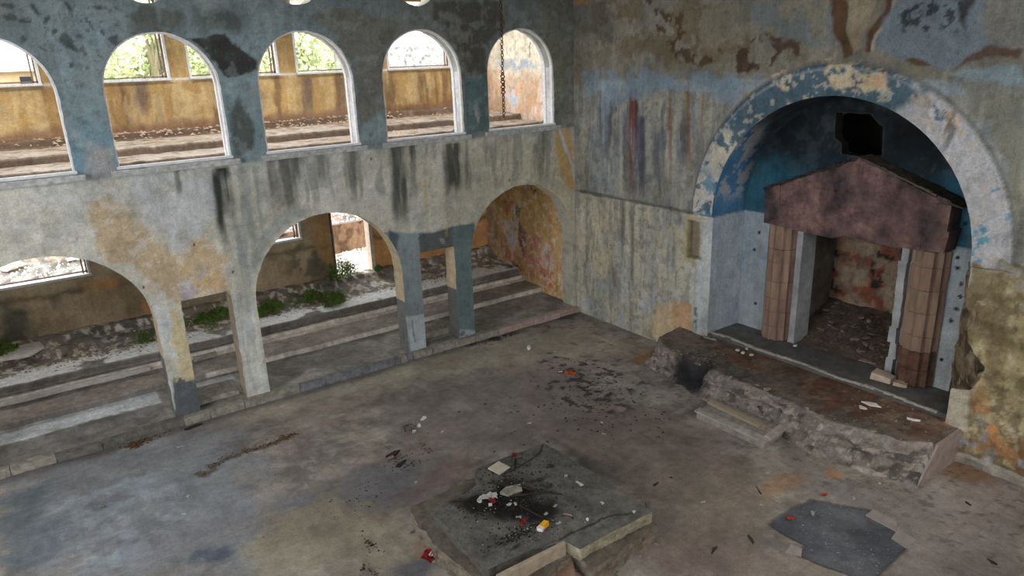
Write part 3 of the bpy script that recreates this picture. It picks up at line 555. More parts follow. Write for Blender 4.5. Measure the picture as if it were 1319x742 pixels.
# ---- niche back panel with door and square hole ---------------------------------------
HOLE = np.array([onX(*p, 1.0) for p in [(1077, 145), (1122, 147), (1126, 153), (1138, 164), (1136, 200), (1110, 202), (1084, 198), (1084, 184), (1075, 178)]])
def sdf_panel(u, v):
    s = s_rect(u, v, -7.86, -5.78, -1, 3.2); m = v > 4.2; b = np.full_like(u, -9.0)
    b[m] = sd_poly(u[m]+.03*(fbm(u[m], v[m], 9, 2, 1)-.5), v[m]+.03*(fbm(u[m], v[m], 9, 2, 2)-.5), HOLE)
    return np.minimum(s, -b)
def paint_panel(u, v):
    C = Canvas(u, v, (150, 166, 178), lambda x, y: onX(x, y, 1.0))
    top = sstep(NS-.02, NS+.02, v)
    C.mix((1-top)*sstep(.45, .6, C.n)*.4, (172, 178, 180)); C.mix((1-top)*sstep(2.5, .8, v)*.3, (176, 176, 170))
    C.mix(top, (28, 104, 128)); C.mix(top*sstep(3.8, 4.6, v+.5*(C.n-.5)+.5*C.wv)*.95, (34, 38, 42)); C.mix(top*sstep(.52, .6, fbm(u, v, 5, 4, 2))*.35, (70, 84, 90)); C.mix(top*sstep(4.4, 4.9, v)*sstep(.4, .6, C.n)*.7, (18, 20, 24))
    C.mix(sstep(.02, .0, np.abs(sd_poly(u, v, HOLE)))*.5, (80, 78, 74))
    for x, y in [(972, 322), (973, 391), (1233, 332), (1233, 345), (1238, 366), (1237, 382), (1232, 398), (1213, 463), (1225, 413), (1244, 288), (978, 300)]: C.blob(x, y, .035, .035, (28, 28, 30), 1, .2, 0)
    C.poly([(1250, 300), (1262, 300), (1240, 420), (1226, 500), (1216, 500), (1235, 400)], (120, 104, 84), .3, .05, .2)
    C.mottle(.35, 2); return C.out()
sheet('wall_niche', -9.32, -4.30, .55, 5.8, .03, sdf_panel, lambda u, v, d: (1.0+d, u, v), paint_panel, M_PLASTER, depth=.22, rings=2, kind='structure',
      rpaint=lambda u, v, D: Canvas(u, v, (110, 108, 104)).mix((v > 4)*1.0, (46, 44, 42)).mottle(.4).out(), backcell=.1)  # reveal of the hole is painted dark, as shade
# chamber behind the door, dark void behind the hole
def paint_chamber(u, v):
    C = Canvas(u, v, (132, 104, 88)); C.mix(sstep(.48, .53, fbm(u, v, 3.2, 3, 1)), (150, 84, 58)); C.mix(sstep(.55, .6, fbm(u, v, 4, 3, 2)), (58, 50, 46)); C.mix(sstep(.52, .57, fbm(u, v, 3, 3, 5))*.7, (160, 140, 116)); C.mottle(.6, 3); return C.out()
rel_ch = lambda u, v: .05*(fbm(u, v, 4, 4, 1)-.5)
sheet('wall_chamber', -8.5, -5.2, .3, 3.5, .05, None, lambda u, v, d: (2.45+d, u, v), paint_chamber, M_ROUGH, relief=rel_ch, kind='structure', back=False)
for yy, sg in ((-5.62, 1), (-8.1, -1)):
    sheet('wall_chamber', 1.2, 2.5, .3, 3.5, .06, None, lambda u, v, d, yy=yy, sg=sg: (u, yy+sg*d+0*u, v), lambda u, v: Canvas(u, v, (104, 98, 92)).mottle(.5, 3).out(), M_ROUGH, relief=rel_ch, kind='structure', back=False)
bm = bmesh.new(); box(bm, (1.9, -6.85, 3.55), (1.4, 3.4, .12)); 
for y in (-7.9, -5.4): box(bm, (1.95, y, 4.7), (1.4, .08, 2.4))
box(bm, (1.95, -6.65, 5.85), (1.4, 2.6, .1)); box(bm, (2.62, -6.65, 4.7), (.1, 2.6, 2.4)); tag(fin('masonry_core', bm, mat('void_shade_masonry', (26, 24, 22), (44, 40, 37), 6)), kind='structure')  # darkness of the void is put into this masonry's colour
# bare masonry where the right jamb has fallen away
sheet('wall_core', 0.0, 1.15, .60, 3.0, .03, None, lambda u, v, d: (.98-.80*u+d*.5, -8.80-.66*u+d, v), lambda u, v: Canvas(u*2, v*2, (132, 112, 84)).mix(sstep(.5, .58, fbm(u, v, 5, 4, 3)), (96, 80, 60)).mix(sstep(.56, .62, fbm(u, v, 4, 4, 5))*.8, (160, 146, 116)).mottle(.6, 3).out(), M_ROUGH, relief=lambda u, v: .16*(fbm(u, v, 4, 4, 1)-.5), kind='structure', back=False)

# ---- outer wall of the aisle and gallery -------------------------------------------------
UPW = [(-2.82, -.95), (-5.26, -3.31), (-7.72, -5.77), (-10.17, -8.21), (-12.62, -10.66), (-15.07, -13.1)]
LOW = [(-7.70, -5.75), (-12.60, -10.55), (-16.5, -14.6)]
def sdf_outer(u, v):
    s = np.full_like(u, 9.0)
    for a, b in UPW: s = np.minimum(s, s_rect(u, v, a, b, 6.27, 7.95))
    for a, b in LOW: s = np.minimum(s, s_rect(u, v, a, b, 2.20, 3.7))
    s = np.minimum(s, s_rect(u, v, -4.90, -3.78, .2, 3.3))
    return s
def paint_outer(u, v):
    C = Canvas(u, v, (186, 148, 82), lambda x, y: onY(x, y, 4.2))
    C.mix(sstep(.45, .6, fbm(u, v*.4, 2.2, 4, 1))*.6, (160, 120, 62)); C.mix(sstep(.55, .62, fbm(u, v, 2.5, 4, 3))*.5, (198, 170, 116)); C.streaks(5, 6.4, (118, 88, 62), .75, 4, .52, 2); C.mix((v > 4.5)*sstep(.55, .6, fbm(u, v*.2, 5, 4, 5))*.5, (206, 176, 120))
    C.mix((v > 4.5)*sstep(5.45, 5.25, v+.3*C.wv)*.85, (140, 100, 70)); C.mix((v > 6.3)*.4, (192, 154, 84))
    for x in (395, 180, 440): C.streak(x, 100, 160, .2, (126, 100, 84), .8)
    low = (v < 4.3)
    C.mix(low, (146, 126, 96)); C.mix(low*sstep(.45, .58, fbm(u, v, 1.3, 4, 4))*.7, (158, 140, 110)); C.mix(low*sstep(.5, .6, fbm(u, v, 1.1, 4, 6))*.6, (96, 88, 70)); C.mix(low*sstep(-4.9, -3.6, u)*.85, (196, 140, 66))
    C.mix(low*sstep(.1, 0, np.abs(v-1.88+.3*C.wv))*.7, (84, 74, 56)); C.mix(low*sstep(1.9, 2.1, v)*.35, (160, 146, 120))
    C.poly([(398, 283), (426, 277), (432, 345), (420, 348), (404, 310)], (168, 128, 72), .8, .06, .3); C.blob(135, 365, .4, .14, (176, 128, 72), .8); C.poly([(0, 395), (30, 395), (45, 440), (0, 450)], (66, 68, 58), .8, .1, .4)
    C.poly([(365, 325), (400, 320), (425, 345), (395, 360), (375, 350)], (88, 86, 66), .8, .08, .4, thr=.45, f=4); C.poly([(150, 345), (195, 380), (205, 410), (160, 405)], (110, 94, 66), .7, .1, .3); C.poly([(180, 388), (205, 385), (206, 405), (185, 405)], (188, 126, 68), .7, .06, .2)
    C.mix(sstep(.04, .02, np.abs(v-6.25))*.7, (235, 232, 228)); C.mottle(.35, 2); C.c *= np.where(v < 4.3, 1.45, .95)[:, None]; return C.out()  # lower storey brightened in the paint to offset the low aisle light
sheet('wall_outer', -17.2, 0.0, .5, 8.6, .045, sdf_outer, lambda u, v, d: (u, 4.2+d, v), paint_outer, M_PLASTER, depth=.26, kind='structure', relief=lambda u, v: .02*(fbm(u, v, 2, 4, 1)-.5),
      rpaint=lambda u, v, D: Canvas(u, v, (222, 204, 186)).mottle(.3).out())

# ---- lower aisle: broken steps climbing to the outer wall ---------------------------------
AP = np.array([(0.0, .15), (1.50, .16), (1.52, .30), (2.30, .31), (2.33, .36), (2.40, .36), (2.42, .45), (2.58, .46), (2.60, .62), (3.40, .64), (3.55, .70), (3.95, .86), (4.0, .98), (4.22, 1.0)])
def prof(P):
    L = np.concatenate([[0], np.cumsum(np.hypot(*np.diff(P, axis=0).T))])
    return L, (lambda v: (np.interp(v, L, P[:, 0]), np.interp(v, L, P[:, 1])))
AL, APf = prof(AP)
def place_aisle(u, v, d):
    y, z = APf(v); w = fbm(u, v, 1.5, 4, 1)-.5; w2 = fbm(u, v, 6, 4, 2)-.5
    return (u, y+.07*w*sstep(0, .3, y)*sstep(4.1, 3.9, y), z+d+.012*w2)
def rel_aisle(u, v):
    y, z = APf(v); d = .02*(fbm(u, y, 3, 4, 1)-.5)
    rub = sstep(3.1, 3.5, y+.6*(fbm(u, y, 1, 3, 2)-.5)); d = d+rub*.10*(fbm(u, y, 5, 4, 3)-.45)
    # the first tread is worn away in the far left bay
    d = d-.10*sstep(-9.9, -10.3, u)*sstep(.75, .6, y+.5*(fbm(u, y, 1.2, 3, 5)-.5))*(y < 1.4)
    return d
def paint_aisle(u, v):
    y, z = APf(v); C = Canvas(u, y, (124, 120, 115), None, 1.7); steep = np.abs(APf(v+.02)[1]-z) > .012
    C.mix(sstep(.45, .6, fbm(u, y, 1.5, 4, 2))*.6, (86, 84, 80)); C.mix((y > 1.5)*(y < 2.4)*.5, (128, 116, 106))
    C.mix(steep*(y < 2.42)*(u > -9)*.9, (172, 166, 156)); C.mix(steep*(y > 2.42)*.8, (92, 86, 78)); C.mix(steep*(u < -9)*.6, (84, 82, 80)); C.mix((y > 2.32)*(y < 2.42)*.85, (180, 172, 160))  # dark risers have their shade painted in; pale ones are painted risers
    C.mix((y > 2.6)*(y < 3.3)*sstep(.33, .40, fbm(u, y, 1.2, 4, 1))*.98, (222, 220, 216)); C.mix((y > 3.2+.5*C.wv)*sstep(.4, .6, C.n)*.85, (112, 100, 82)); C.mix((y > 3.1)*sstep(.55, .6, fbm(u, y, 9, 3, 1))*.7, (196, 188, 176))
    C.mix(sstep(-9.95, -10.0, u)*sstep(.85, .9, y+.3*C.wv)*(y < 1.5)*.95, (168, 174, 178)); C.mix(sstep(-9.95, -10.0, u)*(y < .85)*.6, (92, 90, 88)); C.mix((u > -9.5)*(u < -8.5)*(y > .35)*(y < 1.4)*.8, (150, 152, 152)); C.mix((u > -4.5)*(u < -3.5)*(y < 1.1)*(y > .3)*.6, (158, 152, 142))
    C.mottle(.4, 3); return C.out()
sheet('aisle_steps', -17.2, 0.0, 0.0, AL[-1], .04, None, place_aisle, paint_aisle, M_ROUGH, relief=rel_aisle, kind='structure', back=False)
# ---- gallery: slab, steps
GP = np.array([(.43, 4.62), (1.15, 4.63), (1.18, 4.85), (2.20, 4.87), (2.23, 5.02), (3.85, 5.05), (3.95, 5.17), (4.22, 5.20)])
GL, GPf = prof(GP)
def place_gal(u, v, d):
    y, z = GPf(v); return (u, y+.05*(fbm(u, v, 1.5, 4, 3)-.5), z+d)
def paint_gal(u, v):
    y, z = GPf(v); C = Canvas(u, y, (206, 188, 168)); steep = np.abs(GPf(v+.02)[1]-z) > .012
    C.mix(sstep(.5, .6, fbm(u, y, 2, 4, 1))*.5, (180, 152, 120)); C.mix(steep*.85, (126, 98, 76)); C.mix((y > 3.6+.4*C.wv)*.8, (110, 84, 62)); C.mix(sstep(.58, .63, fbm(u, y, 6, 4, 2))*.6, (128, 100, 78)); C.mix((u > -2.6)*sstep(.5, .6, fbm(u, y, 3, 3, 4))*.5, (150, 128, 108)); C.mottle(.3, 3); C.gain = .7; return C.out()
sheet('gallery_steps', -17.2, 0.0, 0.0, GL[-1], .05, None, place_gal, paint_gal, M_ROUGH, relief=lambda u, v: .04*(fbm(u, v, 4, 4, 1)-.5)+.05*(u > -2.8)*(fbm(u, v, 3, 3, 2)-.4), kind='structure', back=False)
bm = bmesh.new(); box(bm, (-8.6, 2.32, 4.32), (17.2, 3.76, .5)); tag(fin('ceiling_aisle', bm, M_CONC), kind='structure')
bm = bmesh.new(); box(bm, (-8.6, 3.4, 8.7), (17.4, 2.3, .2)); tag(fin('gallery_shade_roof', bm, M_CONC), kind='structure')  # unseen partial roof, added to cut the skylight in the gallery

# ---- hall floor ---------------------------------------------------------------------------
PATCH = [(990, 675), (1020, 655), (1045, 643), (1122, 657), (1115, 664), (1157, 685), (1148, 694), (1168, 706), (1128, 744), (1100, 742), (1058, 728), (1030, 716), (1037, 702), (1012, 690)]
PATCHW = np.array([onZ(*p) for p in PATCH])
def rel_floor(u, v):
    d = .012*(fbm(u, v, 1.5, 4, 1)-.5); m = (u > -5) & (u < -2) & (v < -8); b = np.full_like(u, -1.0); b[m] = sd_poly(u[m], v[m], PATCHW)
    return d-.02*(b > 0)
def paint_floor(u, v):
    C = Canvas(u, v, (138, 131, 124), onZ, 1.3)
    C.mix(sstep(.4, .6, fbm(u, v, .5, 4, 1))*.6, (132, 126, 112)); C.mix(sstep(.48, .6, fbm(u, v, .9, 4, 2))*.4, (122, 112, 108)); C.mix(sstep(.5, .62, fbm(u, v, 1.6, 4, 6))*.5, (96, 90, 88))
    C.mix(sstep(.52, .58, fbm(u, v, 1.4, 6, 3))*.35, (150, 140, 124)); C.mix(sstep(.54, .6, fbm(u, v, 2.4, 6, 5))*.35, (92, 82, 78)); C.mix(sstep(.56, .6, fbm(u, v, 5, 5, 2))*.3, (84, 78, 76)); C.mix(sstep(.57, .61, fbm(u, v, 4, 5, 6))*.3, (160, 152, 142)); C.mix(sstep(.55, .62, fbm(u, v, .9, 5, 7))*.4, (132, 114, 106))
    C.poly([(0, 620), (165, 572), (290, 545), (330, 590), (345, 640), (300, 742), (0, 742)], (112, 120, 130), .75, .5, 1.0); C.poly([(60, 640), (200, 600), (240, 660), (150, 742), (50, 742)], (142, 152, 164), .5, .3, .7, thr=.5, f=3.5)
    C.poly([(0, 640), (60, 620), (90, 700), (40, 742), (0, 742)], (84, 96, 104), .7, .2, .6); C.blob(270, 718, .24, .17, (78, 88, 106), .8, .35, .8); C.blob(365, 655, .5, .3, (98, 104, 124), .8, .4, .8)
    C.poly([(430, 610), (520, 590), (600, 620), (540, 660), (470, 665), (420, 650)], (94, 94, 98), .85, .2, .6); C.poly([(330, 650), (430, 640), (520, 660), (560, 742), (330, 742)], (128, 120, 100), .7, .3, .8)
    C.poly([(430, 470), (560, 445), (680, 430), (760, 425), (820, 450), (600, 480), (430, 510), (350, 540), (300, 540)], (150, 142, 126), .75, .25, .5); C.poly([(490, 520), (620, 480), (760, 480), (800, 560), (680, 580), (560, 600)], (104, 96, 92), .7, .4, .8)
    C.poly([(720, 570), (760, 590), (860, 660), (840, 742), (960, 742), (980, 600), (880, 540), (780, 520)], (108, 92, 84), .65, .3, .8); C.poly([(850, 590), (960, 600), (1010, 640), (960, 700), (860, 690)], (122, 112, 98), .6, .3, .6)
    C.poly([(1150, 650), (1319, 625), (1319, 742), (1150, 742)], (136, 124, 120), .8, .3, .4); C.poly([(1010, 600), (1160, 630), (1250, 600), (1200, 660), (1120, 655), (1045, 640)], (132, 126, 124), .6, .3, .4)
    C.poly([(855, 448), (835, 470), (812, 468), (820, 455)], (128, 92, 50), .9, .12, .4); C.poly([(1235, 592), (1290, 612), (1250, 622), (1210, 612)], (128, 92, 62), .8, .15, .3); C.blob(1075, 612, .12, .1, (168, 110, 60), .8); C.blob(1010, 625, .5, .18, (150, 112, 76), .6)
    C.blob(535, 735, .3, .3, (50, 60, 80), .7); C.poly([(560, 690), (530, 700), (520, 720), (560, 720)], (110, 78, 56), .5, .1, .4); C.poly([(500, 660), (590, 620), (620, 600), (590, 590), (540, 610)], (104, 72, 60), .5, .25, .5)
    C.poly([(700, 560), (760, 590), (800, 620), (740, 600)], (66, 66, 66), .7, .15, .3); C.poly([(405, 450), (470, 455), (450, 500), (395, 490)], (160, 156, 140), .3, .2, .4)
    # darker band along the kerb and corner, soot patch, loose dark dirt
    C.mix(sstep(-.45, -.2, v+.3*C.wv)*.55, (84, 82, 84)); C.poly([(615, 435), (660, 428), (640, 442), (600, 448)], (44, 44, 50), .9, .06, .3, thr=.46, f=7); C.poly([(690, 402), (745, 396), (740, 412), (690, 412)], (60, 60, 62), .8, .08, .3)
    for P in [[(260, 612), (275, 600), (310, 585), (345, 572), (375, 565)]]: C.line(P, .10, (66, 66, 56), .75, .4)
    C.poly([(700, 455), (770, 462), (830, 490), (800, 540), (730, 530), (690, 490)], (50, 46, 44), .9, .2, .6, thr=.6, f=7, seed=4); C.mix(sstep(.69, .72, fbm(u, v, 8, 3, 4))*sstep(-4, -1, u)*.5, (60, 56, 52))
    # patch where the floor tiles are gone
    m = np.full(len(u), -1.0); k = (u > -5) & (u < -2) & (v < -8); m[k] = sd_poly(u[k], v[k], PATCHW); C.mix(sstep(-.01, .01, m), (78, 82, 90)); C.mix((m > 0)*sstep(.5, .62, fbm(u, v, 3, 4, 3))*.5, (98, 100, 106)); C.mix(sstep(.03, .01, np.abs(m))*.6, (56, 54, 56))
    # faint joints of the old tiles
    j = np.minimum(np.abs((u*5) % 1-.5), np.abs((v*5) % 1-.5)); C.mix(sstep(.06, .02, j)*.12, (70, 64, 60))
    C.c *= (1+.35*(fbm(u*.6+v, v*.6-u, 2.5, 5, 7)-.5))[:, None]; C.mottle(.3, 2.2); return C.out()
sheet('floor', -13.2, 0.0, -11.2, 0.0, .032, None, lambda u, v, d: (u, v, 0*u+d), paint_floor, M_FLOOR, relief=rel_floor, kind='structure', back=False)
bm = bmesh.new(); box(bm, (-7.6, -7, -.17), (20.5, 23.5, .2)); tag(fin('ground_slab', bm, M_CONC), kind='structure')

# ---- rest of the hall, which only the light meets -------------------------------------------
bm = bmesh.new(); box(bm, (-8.6, -6.83, 9.52), (17.2, 14.5, .24)); tag(fin('ceiling', bm, M_CONC), kind='structure')
sheet('wall_right', -17.2, 0.0, 0.0, 9.4, .08, sdf_arcade, lambda u, v, d: (u, -13.66-d, v), plain((170, 168, 158)), M_PLASTER, depth=.43, kind='structure')
sheet('wall_outer_right', -17.2, 0.0, 0.0, 5.2, .1, sdf_outer, lambda u, v, d: (u, -17.86-d, v), plain((190, 150, 90)), M_PLASTER, depth=.26, kind='structure')  # unseen wall, upper part left off so more daylight reaches the hall
bm = bmesh.new(); box(bm, (-8.6, -15.98, 4.32), (17.2, 3.76, .5)); tag(fin('ceiling_aisle', bm, M_CONC), kind='structure')
def sdf_west(u, v):
    s = np.full_like(u, 9.0)
    s = np.minimum(s, s_arch(u, v, -6.83, 3.6, 5.2, 3.9))  # unseen arch, made large to let more light into the hall
    for c in (-1.7, -11.9): s = np.minimum(s, s_arch(u, v, c, 1.0, 6.3, 4.6))
    s = np.minimum(s, s_rect(u, v, -8.2, -5.6, -1, 3.2)); return s
sheet('wall_back', -18.2, 4.45, 0.0, 9.4, .09, sdf_west, lambda u, v, d: (-17.2-d, u, v), plain((165, 160, 148)), M_PLASTER, depth=.4, kind='structure')
# ================================================================== built elements of the setting
rnd = random.Random(11)
def sweep(bm, path, ax, a, b):
    """rectangular strip along a path in the xz plane; a = (inner, outer) offsets from it, b = (y0, y1)"""
    n = len(path); V = []
    for i, (x, z, nx, nz) in enumerate(path):
        V.append([bm.verts.new((x+nx*o, y, z+nz*o)) for o, y in ((a[0], b[0]), (a[1], b[0]), (a[1], b[1]), (a[0], b[1]))])
    for i in range(n-1):
        for k in range(4):
            bm.faces.new((V[i][k], V[i][(k+1) % 4], V[i+1][(k+1) % 4], V[i+1][k]))
    bm.faces.new(V[0]); bm.faces.new(V[-1][::-1])
wn = 0
for wi, c in enumerate(WIN_C[:5]):
    wn += 1
    R = root('window_%d' % wn, (c, 0, 4.87), kind='structure')
    w = .93; P = [(c+w, 4.90, -1, 0), (c+w, 5.5, -1, 0), (c+w, 6.13, -1, 0)]+[(c+w*math.cos(t), 6.13+w*math.sin(t), -math.cos(t), -math.sin(t)) for t in np.linspace(.08, math.pi-.08, 26)]+[(c-w, 6.13, 1, 0), (c-w, 4.90, 1, 0)]
    bm = bmesh.new(); sweep(bm, P, 0, (-.01, .028), (.02, .10)); fin('arched_frame', bm, M_WHITE, R)
    bm = bmesh.new(); sweep(bm, P[:3]+[p for p in P[3:-2] if p[0] > c+.2], 0, (-.005, .02), (.30, .40)); fin('back_stop', bm, M_WHITE, R)
    bm = bmesh.new(); box(bm, (c, .03, 4.895), (1.90, .12, .045)); fin('bottom_rail', bm, M_WHITE, R)
    bm = bmesh.new()
    for k in range(8): box(bm, (c-1.05+(k+.5)*2.1/8, .13, 4.815), (2.1/8+.004, .48, .095), jit=.006, rnd=rnd)
    fin('sill', bm, M_SILL, R)
M_STEEL = mat('rusty_sash_steel', (96, 78, 70), (140, 122, 112), 18, rough=.7)
def outer_window(a, b, lo, hi):
    global wn
    wn += 1
    R = root('window_%d' % wn, ((a+b)/2, 4.2, lo), kind='structure')
    bm = bmesh.new(); box(bm, ((a+b)/2, 4.17, lo+.0), (b-a+.1, .1, .05)); box(bm, (b+.02, 4.185, (lo+hi)/2), (.05, .05, hi-lo)); box(bm, (a-.02, 4.185, (lo+hi)/2), (.05, .05, hi-lo)); fin('painted_surround', bm, M_WHITE, R)
    bm = bmesh.new()
    for x in (a+.02, b-.02, b-.09): box(bm, (x, 4.33, (lo+hi)/2), (.03, .04, hi-lo))
    box(bm, ((a+b)/2, 4.33, lo+.05), (b-a, .04, .03)); fin('steel_frame', bm, M_STEEL, R)
for a, b in UPW: outer_window(a, b, 6.27, 7.95)
for a, b in LOW[:2]: outer_window(a, b, 2.20, 3.7)
R = root('door_1', (-4.34, 4.2, .9), kind='structure')
bm = bmesh.new(); box(bm, (-3.80, 4.30, 2.1), (.10, .30, 2.4)); fin('jamb', bm, mat('pale_jamb_plaster', (206, 186, 168), (228, 212, 196), 8), R)
bm = bmesh.new(); box(bm, (-4.89, 4.30, 2.1), (.05, .28, 2.4)); fin('jamb', bm, M_CONC_D, R)
bm = bmesh.new(); box(bm, (-4.34, 4.35, .93), (1.1, .4, .12), jit=.01, rnd=rnd); fin('threshold', bm, M_WSTONE, R)

# kerb along the hall side of the aisle steps, stone by stone
KERB = root('trim_kerb', (-6, -.08, 0), kind='structure')
x = -13.2; K_mats = [M_CONC, M_CONC_D, mat('pinkish_kerb_stone', (160, 140, 134), (186, 166, 158), 8), mat('bluish_kerb_paint', (98, 100, 104), (136, 138, 142), 8, bump=.8), mat('pale_kerb_stone', (176, 174, 166), (206, 204, 196), 8)]
while x < -.02:
    w = rnd.uniform(.13, .17) if -5.95 < x < -4.95 else rnd.uniform(.45, .85)
    w = min(w, -.0-x); m = K_mats[0]
    if x < -12.2: m = K_mats[0]
    elif x < -10.0: m = K_mats[1]
    elif x < -7.9: m = K_mats[0]
    elif x < -5.95: m = K_mats[3]
    elif x < -4.95: m = K_mats[rnd.choice((0, 3, 4))]
    elif x < -3.1: m = K_mats[0]
    else: m = K_mats[2]
    bm = bmesh.new(); h = rnd.uniform(.145, .17) if not (-12.0 < x < -10.6) else rnd.uniform(.10, .14)
    box(bm, (x+w/2, -.07+rnd.uniform(-.012, .012), h/2), (w-.012, .17, h), jit=.008, rnd=rnd); fin('kerb_stone', bm, m, KERB, bevel=.008); x += w
# concrete rail lying on the steps, stepping block between the piers
bm = bmesh.new()
for k in range(14): box(bm, (-13.1+.235*k, 2.30+.015*math.sin(k), .40), (.24, .10, .09), jit=.008, rnd=rnd)
tag(fin('concrete_rail', bm, mat('pale_concrete', (176, 172, 166), (204, 200, 194), 9)), 'long pale concrete rail lying on the aisle steps behind the leftmost arch', 'rail')
bm = bmesh.new(); box(bm, (-8.82, 2.22, .38), (.5, .09, .10), rz=.05, jit=.01, rnd=rnd); tag(fin('rail_fragment', bm, M_CONC), 'short broken piece of concrete rail seen through the narrow left opening', 'rail')
bm = bmesh.new(); box(bm, (-4.05, .62, .235), (.84, .42, .15), jit=.012, rnd=rnd); tag(fin('step_block', bm, M_CONC, bevel=.015), 'grey step block between the two blue-grey piers', 'step block')
bm = bmesh.new(); box(bm, (-9.02, .55, .22), (.80, .62, .12), jit=.012, rnd=rnd); tag(fin('step_block', bm, K_mats[0], bevel=.015), 'grey step slab inside the narrow opening between the two white piers', 'step block')

# ================================================================== outside
def h_out(x, y):
    base = .86+.0*x; s = 1.72+.30*(y-7.2)+.3*(fbm(x, y, .25, 3, 2)-.5)
    left = 1.25+.36*(y-7.0)+.3*(fbm(x, y, .25, 3, 2)-.5)
    gx = sstep(-8.5, -7.0, x); return np.where(y < 7.1, np.where(gx > .5, base+.12*(y-4.4)*(1-gx)+.05*(x+4), base+.12*(y-4.4)), s*gx+left*(1-gx))+.05*(fbm(x, y, 3, 3, 1)-.5)
def paint_out(u, v):
    C = Canvas(u, v, (150, 146, 140)); C.mix((v < 7)*(u > -5.5)*.9, (214, 212, 206)); C.mix(sstep(.5, .6, fbm(u, v, .7, 4, 2))*.8*(v > 7), (146, 126, 98)); C.mix(sstep(.52, .58, fbm(u, v, 6, 3, 1))*.8, (84, 80, 78)); C.mix((v > 12)*sstep(.4, .5, fbm(u, v, 1, 3, 1))*.8, (140, 156, 96)); C.mix((v > 7)*(u > -7)*sstep(.45, .55, fbm(u, v, 4, 3, 5))*.7, (150, 106, 92)); C.mottle(.4, 3); return C.out()
sheet('ground_outside', -22, 16, 4.40, 46, .16, None, lambda u, v, d: (u, v, h_out(u, v)), paint_out, M_ROUGH, kind='structure', back=False)
def paint_gw(u, v):
    C = Canvas(u, v, (150, 124, 100)); C.mix(sstep(.5, .58, fbm(u, v*.6, 2, 4, 1)), (116, 92, 72)); C.mix(sstep(.03, .0, np.abs(fbm(u, v*.3, 1.5, 3, 6)-.5))*.9, (64, 48, 38)); C.mottle(.4); return C.out()
sheet('garden_wall', -8.0, 4.0, .5, 1.78, .05, None, lambda u, v, d: (u, 6.95+d, v), paint_gw, M_ROUGH, relief=lambda u, v: .05*(fbm(u, v, 3, 4, 1)-.5), kind='structure', back=False)
bm = bmesh.new(); box(bm, (-2.0, 7.08, 1.14), (12.0, .22, 1.26)); tag(fin('garden_wall', bm, M_CONC_D), kind='structure')
# gravel and stones on the slope
co = []; fc = []
for i in range(9000):
    x = rnd.uniform(-14.5, 2); y = 4.6+abs(rnd.gauss(0, 1))*4.5; s = rnd.uniform(.015, .06); z = float(h_out(np.array([x]), np.array([y]))[0]) if False else 0
    co.append((x, y, s))
co = np.array(co); hz = h_out(co[:, 0], co[:, 1]); V = []; F = []
tet = np.array([(1, 0, -.3), (-.6, .8, -.3), (-.5, -.9, -.3), (.1, 0, .8)])
for (x, y, s), z in zip(co, hz):
    b = len(V); k = rnd.uniform(.6, 1.3); V += [(x+p[0]*s*k, y+p[1]*s, z+p[2]*s+.01) for p in tet]; F += [(b, b+1, b+3), (b+1, b+2, b+3), (b+2, b, b+3)]
o = link('gravel', mesh_np('gravel', V, F), M_WSTONE); tag(o, 'pale gravel strewn over the ground outside the aisle door and windows', 'gravel', kind='stuff')
for (px, py, s, lab) in [(21, 366, .28, 'large white boulder outside the leftmost lower window'), (28, 356, .16, 'smaller pinkish stone on top of the slope beside the white boulder'), (96, 348, .12, 'flat pale stone near the right corner of the leftmost lower window')]:
    p = hit(px, py, 1, 8.3); bm = bmesh.new(); z = float(h_out(np.array([p[0]]), np.array([8.3]))[0]); rock(bm, (p[0], 8.3, z+s*.3), s, rnd, .6, 2); tag(fin('boulder', bm, M_WSTONE), lab, 'stone')

def foliage(name, blobs, n, leaf, m, parent, seed):
    r = np.random.RandomState(seed); P = []
    tot = sum(b[3]**2 for b in blobs)
    for (x, y, z, R_) in blobs:
        k = int(n*R_*R_/tot); d = r.randn(k, 3); d /= np.linalg.norm(d, axis=1)[:, None]; rad = R_*(r.rand(k, 1)**.35); P.append(np.array([x, y, z])+d*rad*np.array([1, 1, .8]))
    P = np.concatenate(P); k = len(P); a = r.randn(k, 3); a /= np.linalg.norm(a, axis=1)[:, None]; b = np.cross(a, r.randn(k, 3)); b /= np.linalg.norm(b, axis=1)[:, None]; L = leaf*(.6+.8*r.rand(k, 1))
    V = np.stack([P-a*L, P+b*L*.45, P+a*L, P-b*L*.45], 1).reshape(-1, 3); F = np.arange(4*k).reshape(-1, 4)
    if parent is not None: V = V-np.array(parent.location)
    return tag(link(name, mesh_np(name, V, F), m, parent), kind='stuff')
def tube(bm, P, R_, n=7):
    rings = []
    for i, p in enumerate(P):
        p = Vector(p); t = (Vector(P[min(i+1, len(P)-1)])-Vector(P[max(i-1, 0)])).normalized(); a = t.orthogonal().normalized() if i == 0 else (a_-t*a_.dot(t)).normalized(); a_ = a; b = t.cross(a)
        r_ = R_[i] if isinstance(R_, (list, tuple)) else R_
        rings.append([bm.verts.new(p+(a*math.cos(6.2832*k/n)+b*math.sin(6.2832*k/n))*r_) for k in range(n)])
    for i in range(len(rings)-1):
        for k in range(n): bm.faces.new((rings[i][k], rings[i][(k+1) % n], rings[i+1][(k+1) % n], rings[i+1][k]))
    bm.faces.new(rings[0][::-1]); bm.faces.new(rings[-1])
TREES = [(-9.2, 15.5, 'bright green tree filling the second upper window'), (-6.3, 17.5, 'pale green tree behind the right part of the second upper window'), (-2.9, 15, 'bright green tree seen at the left edge of the third upper window'), (-.3, 17, 'sunlit green tree filling the right part of the third upper window'), (-4.4, 19, 'farther pale green tree between the second and third upper windows'), (-8.0, 20, 'farthest pale green tree high on the slope behind the second upper window')]
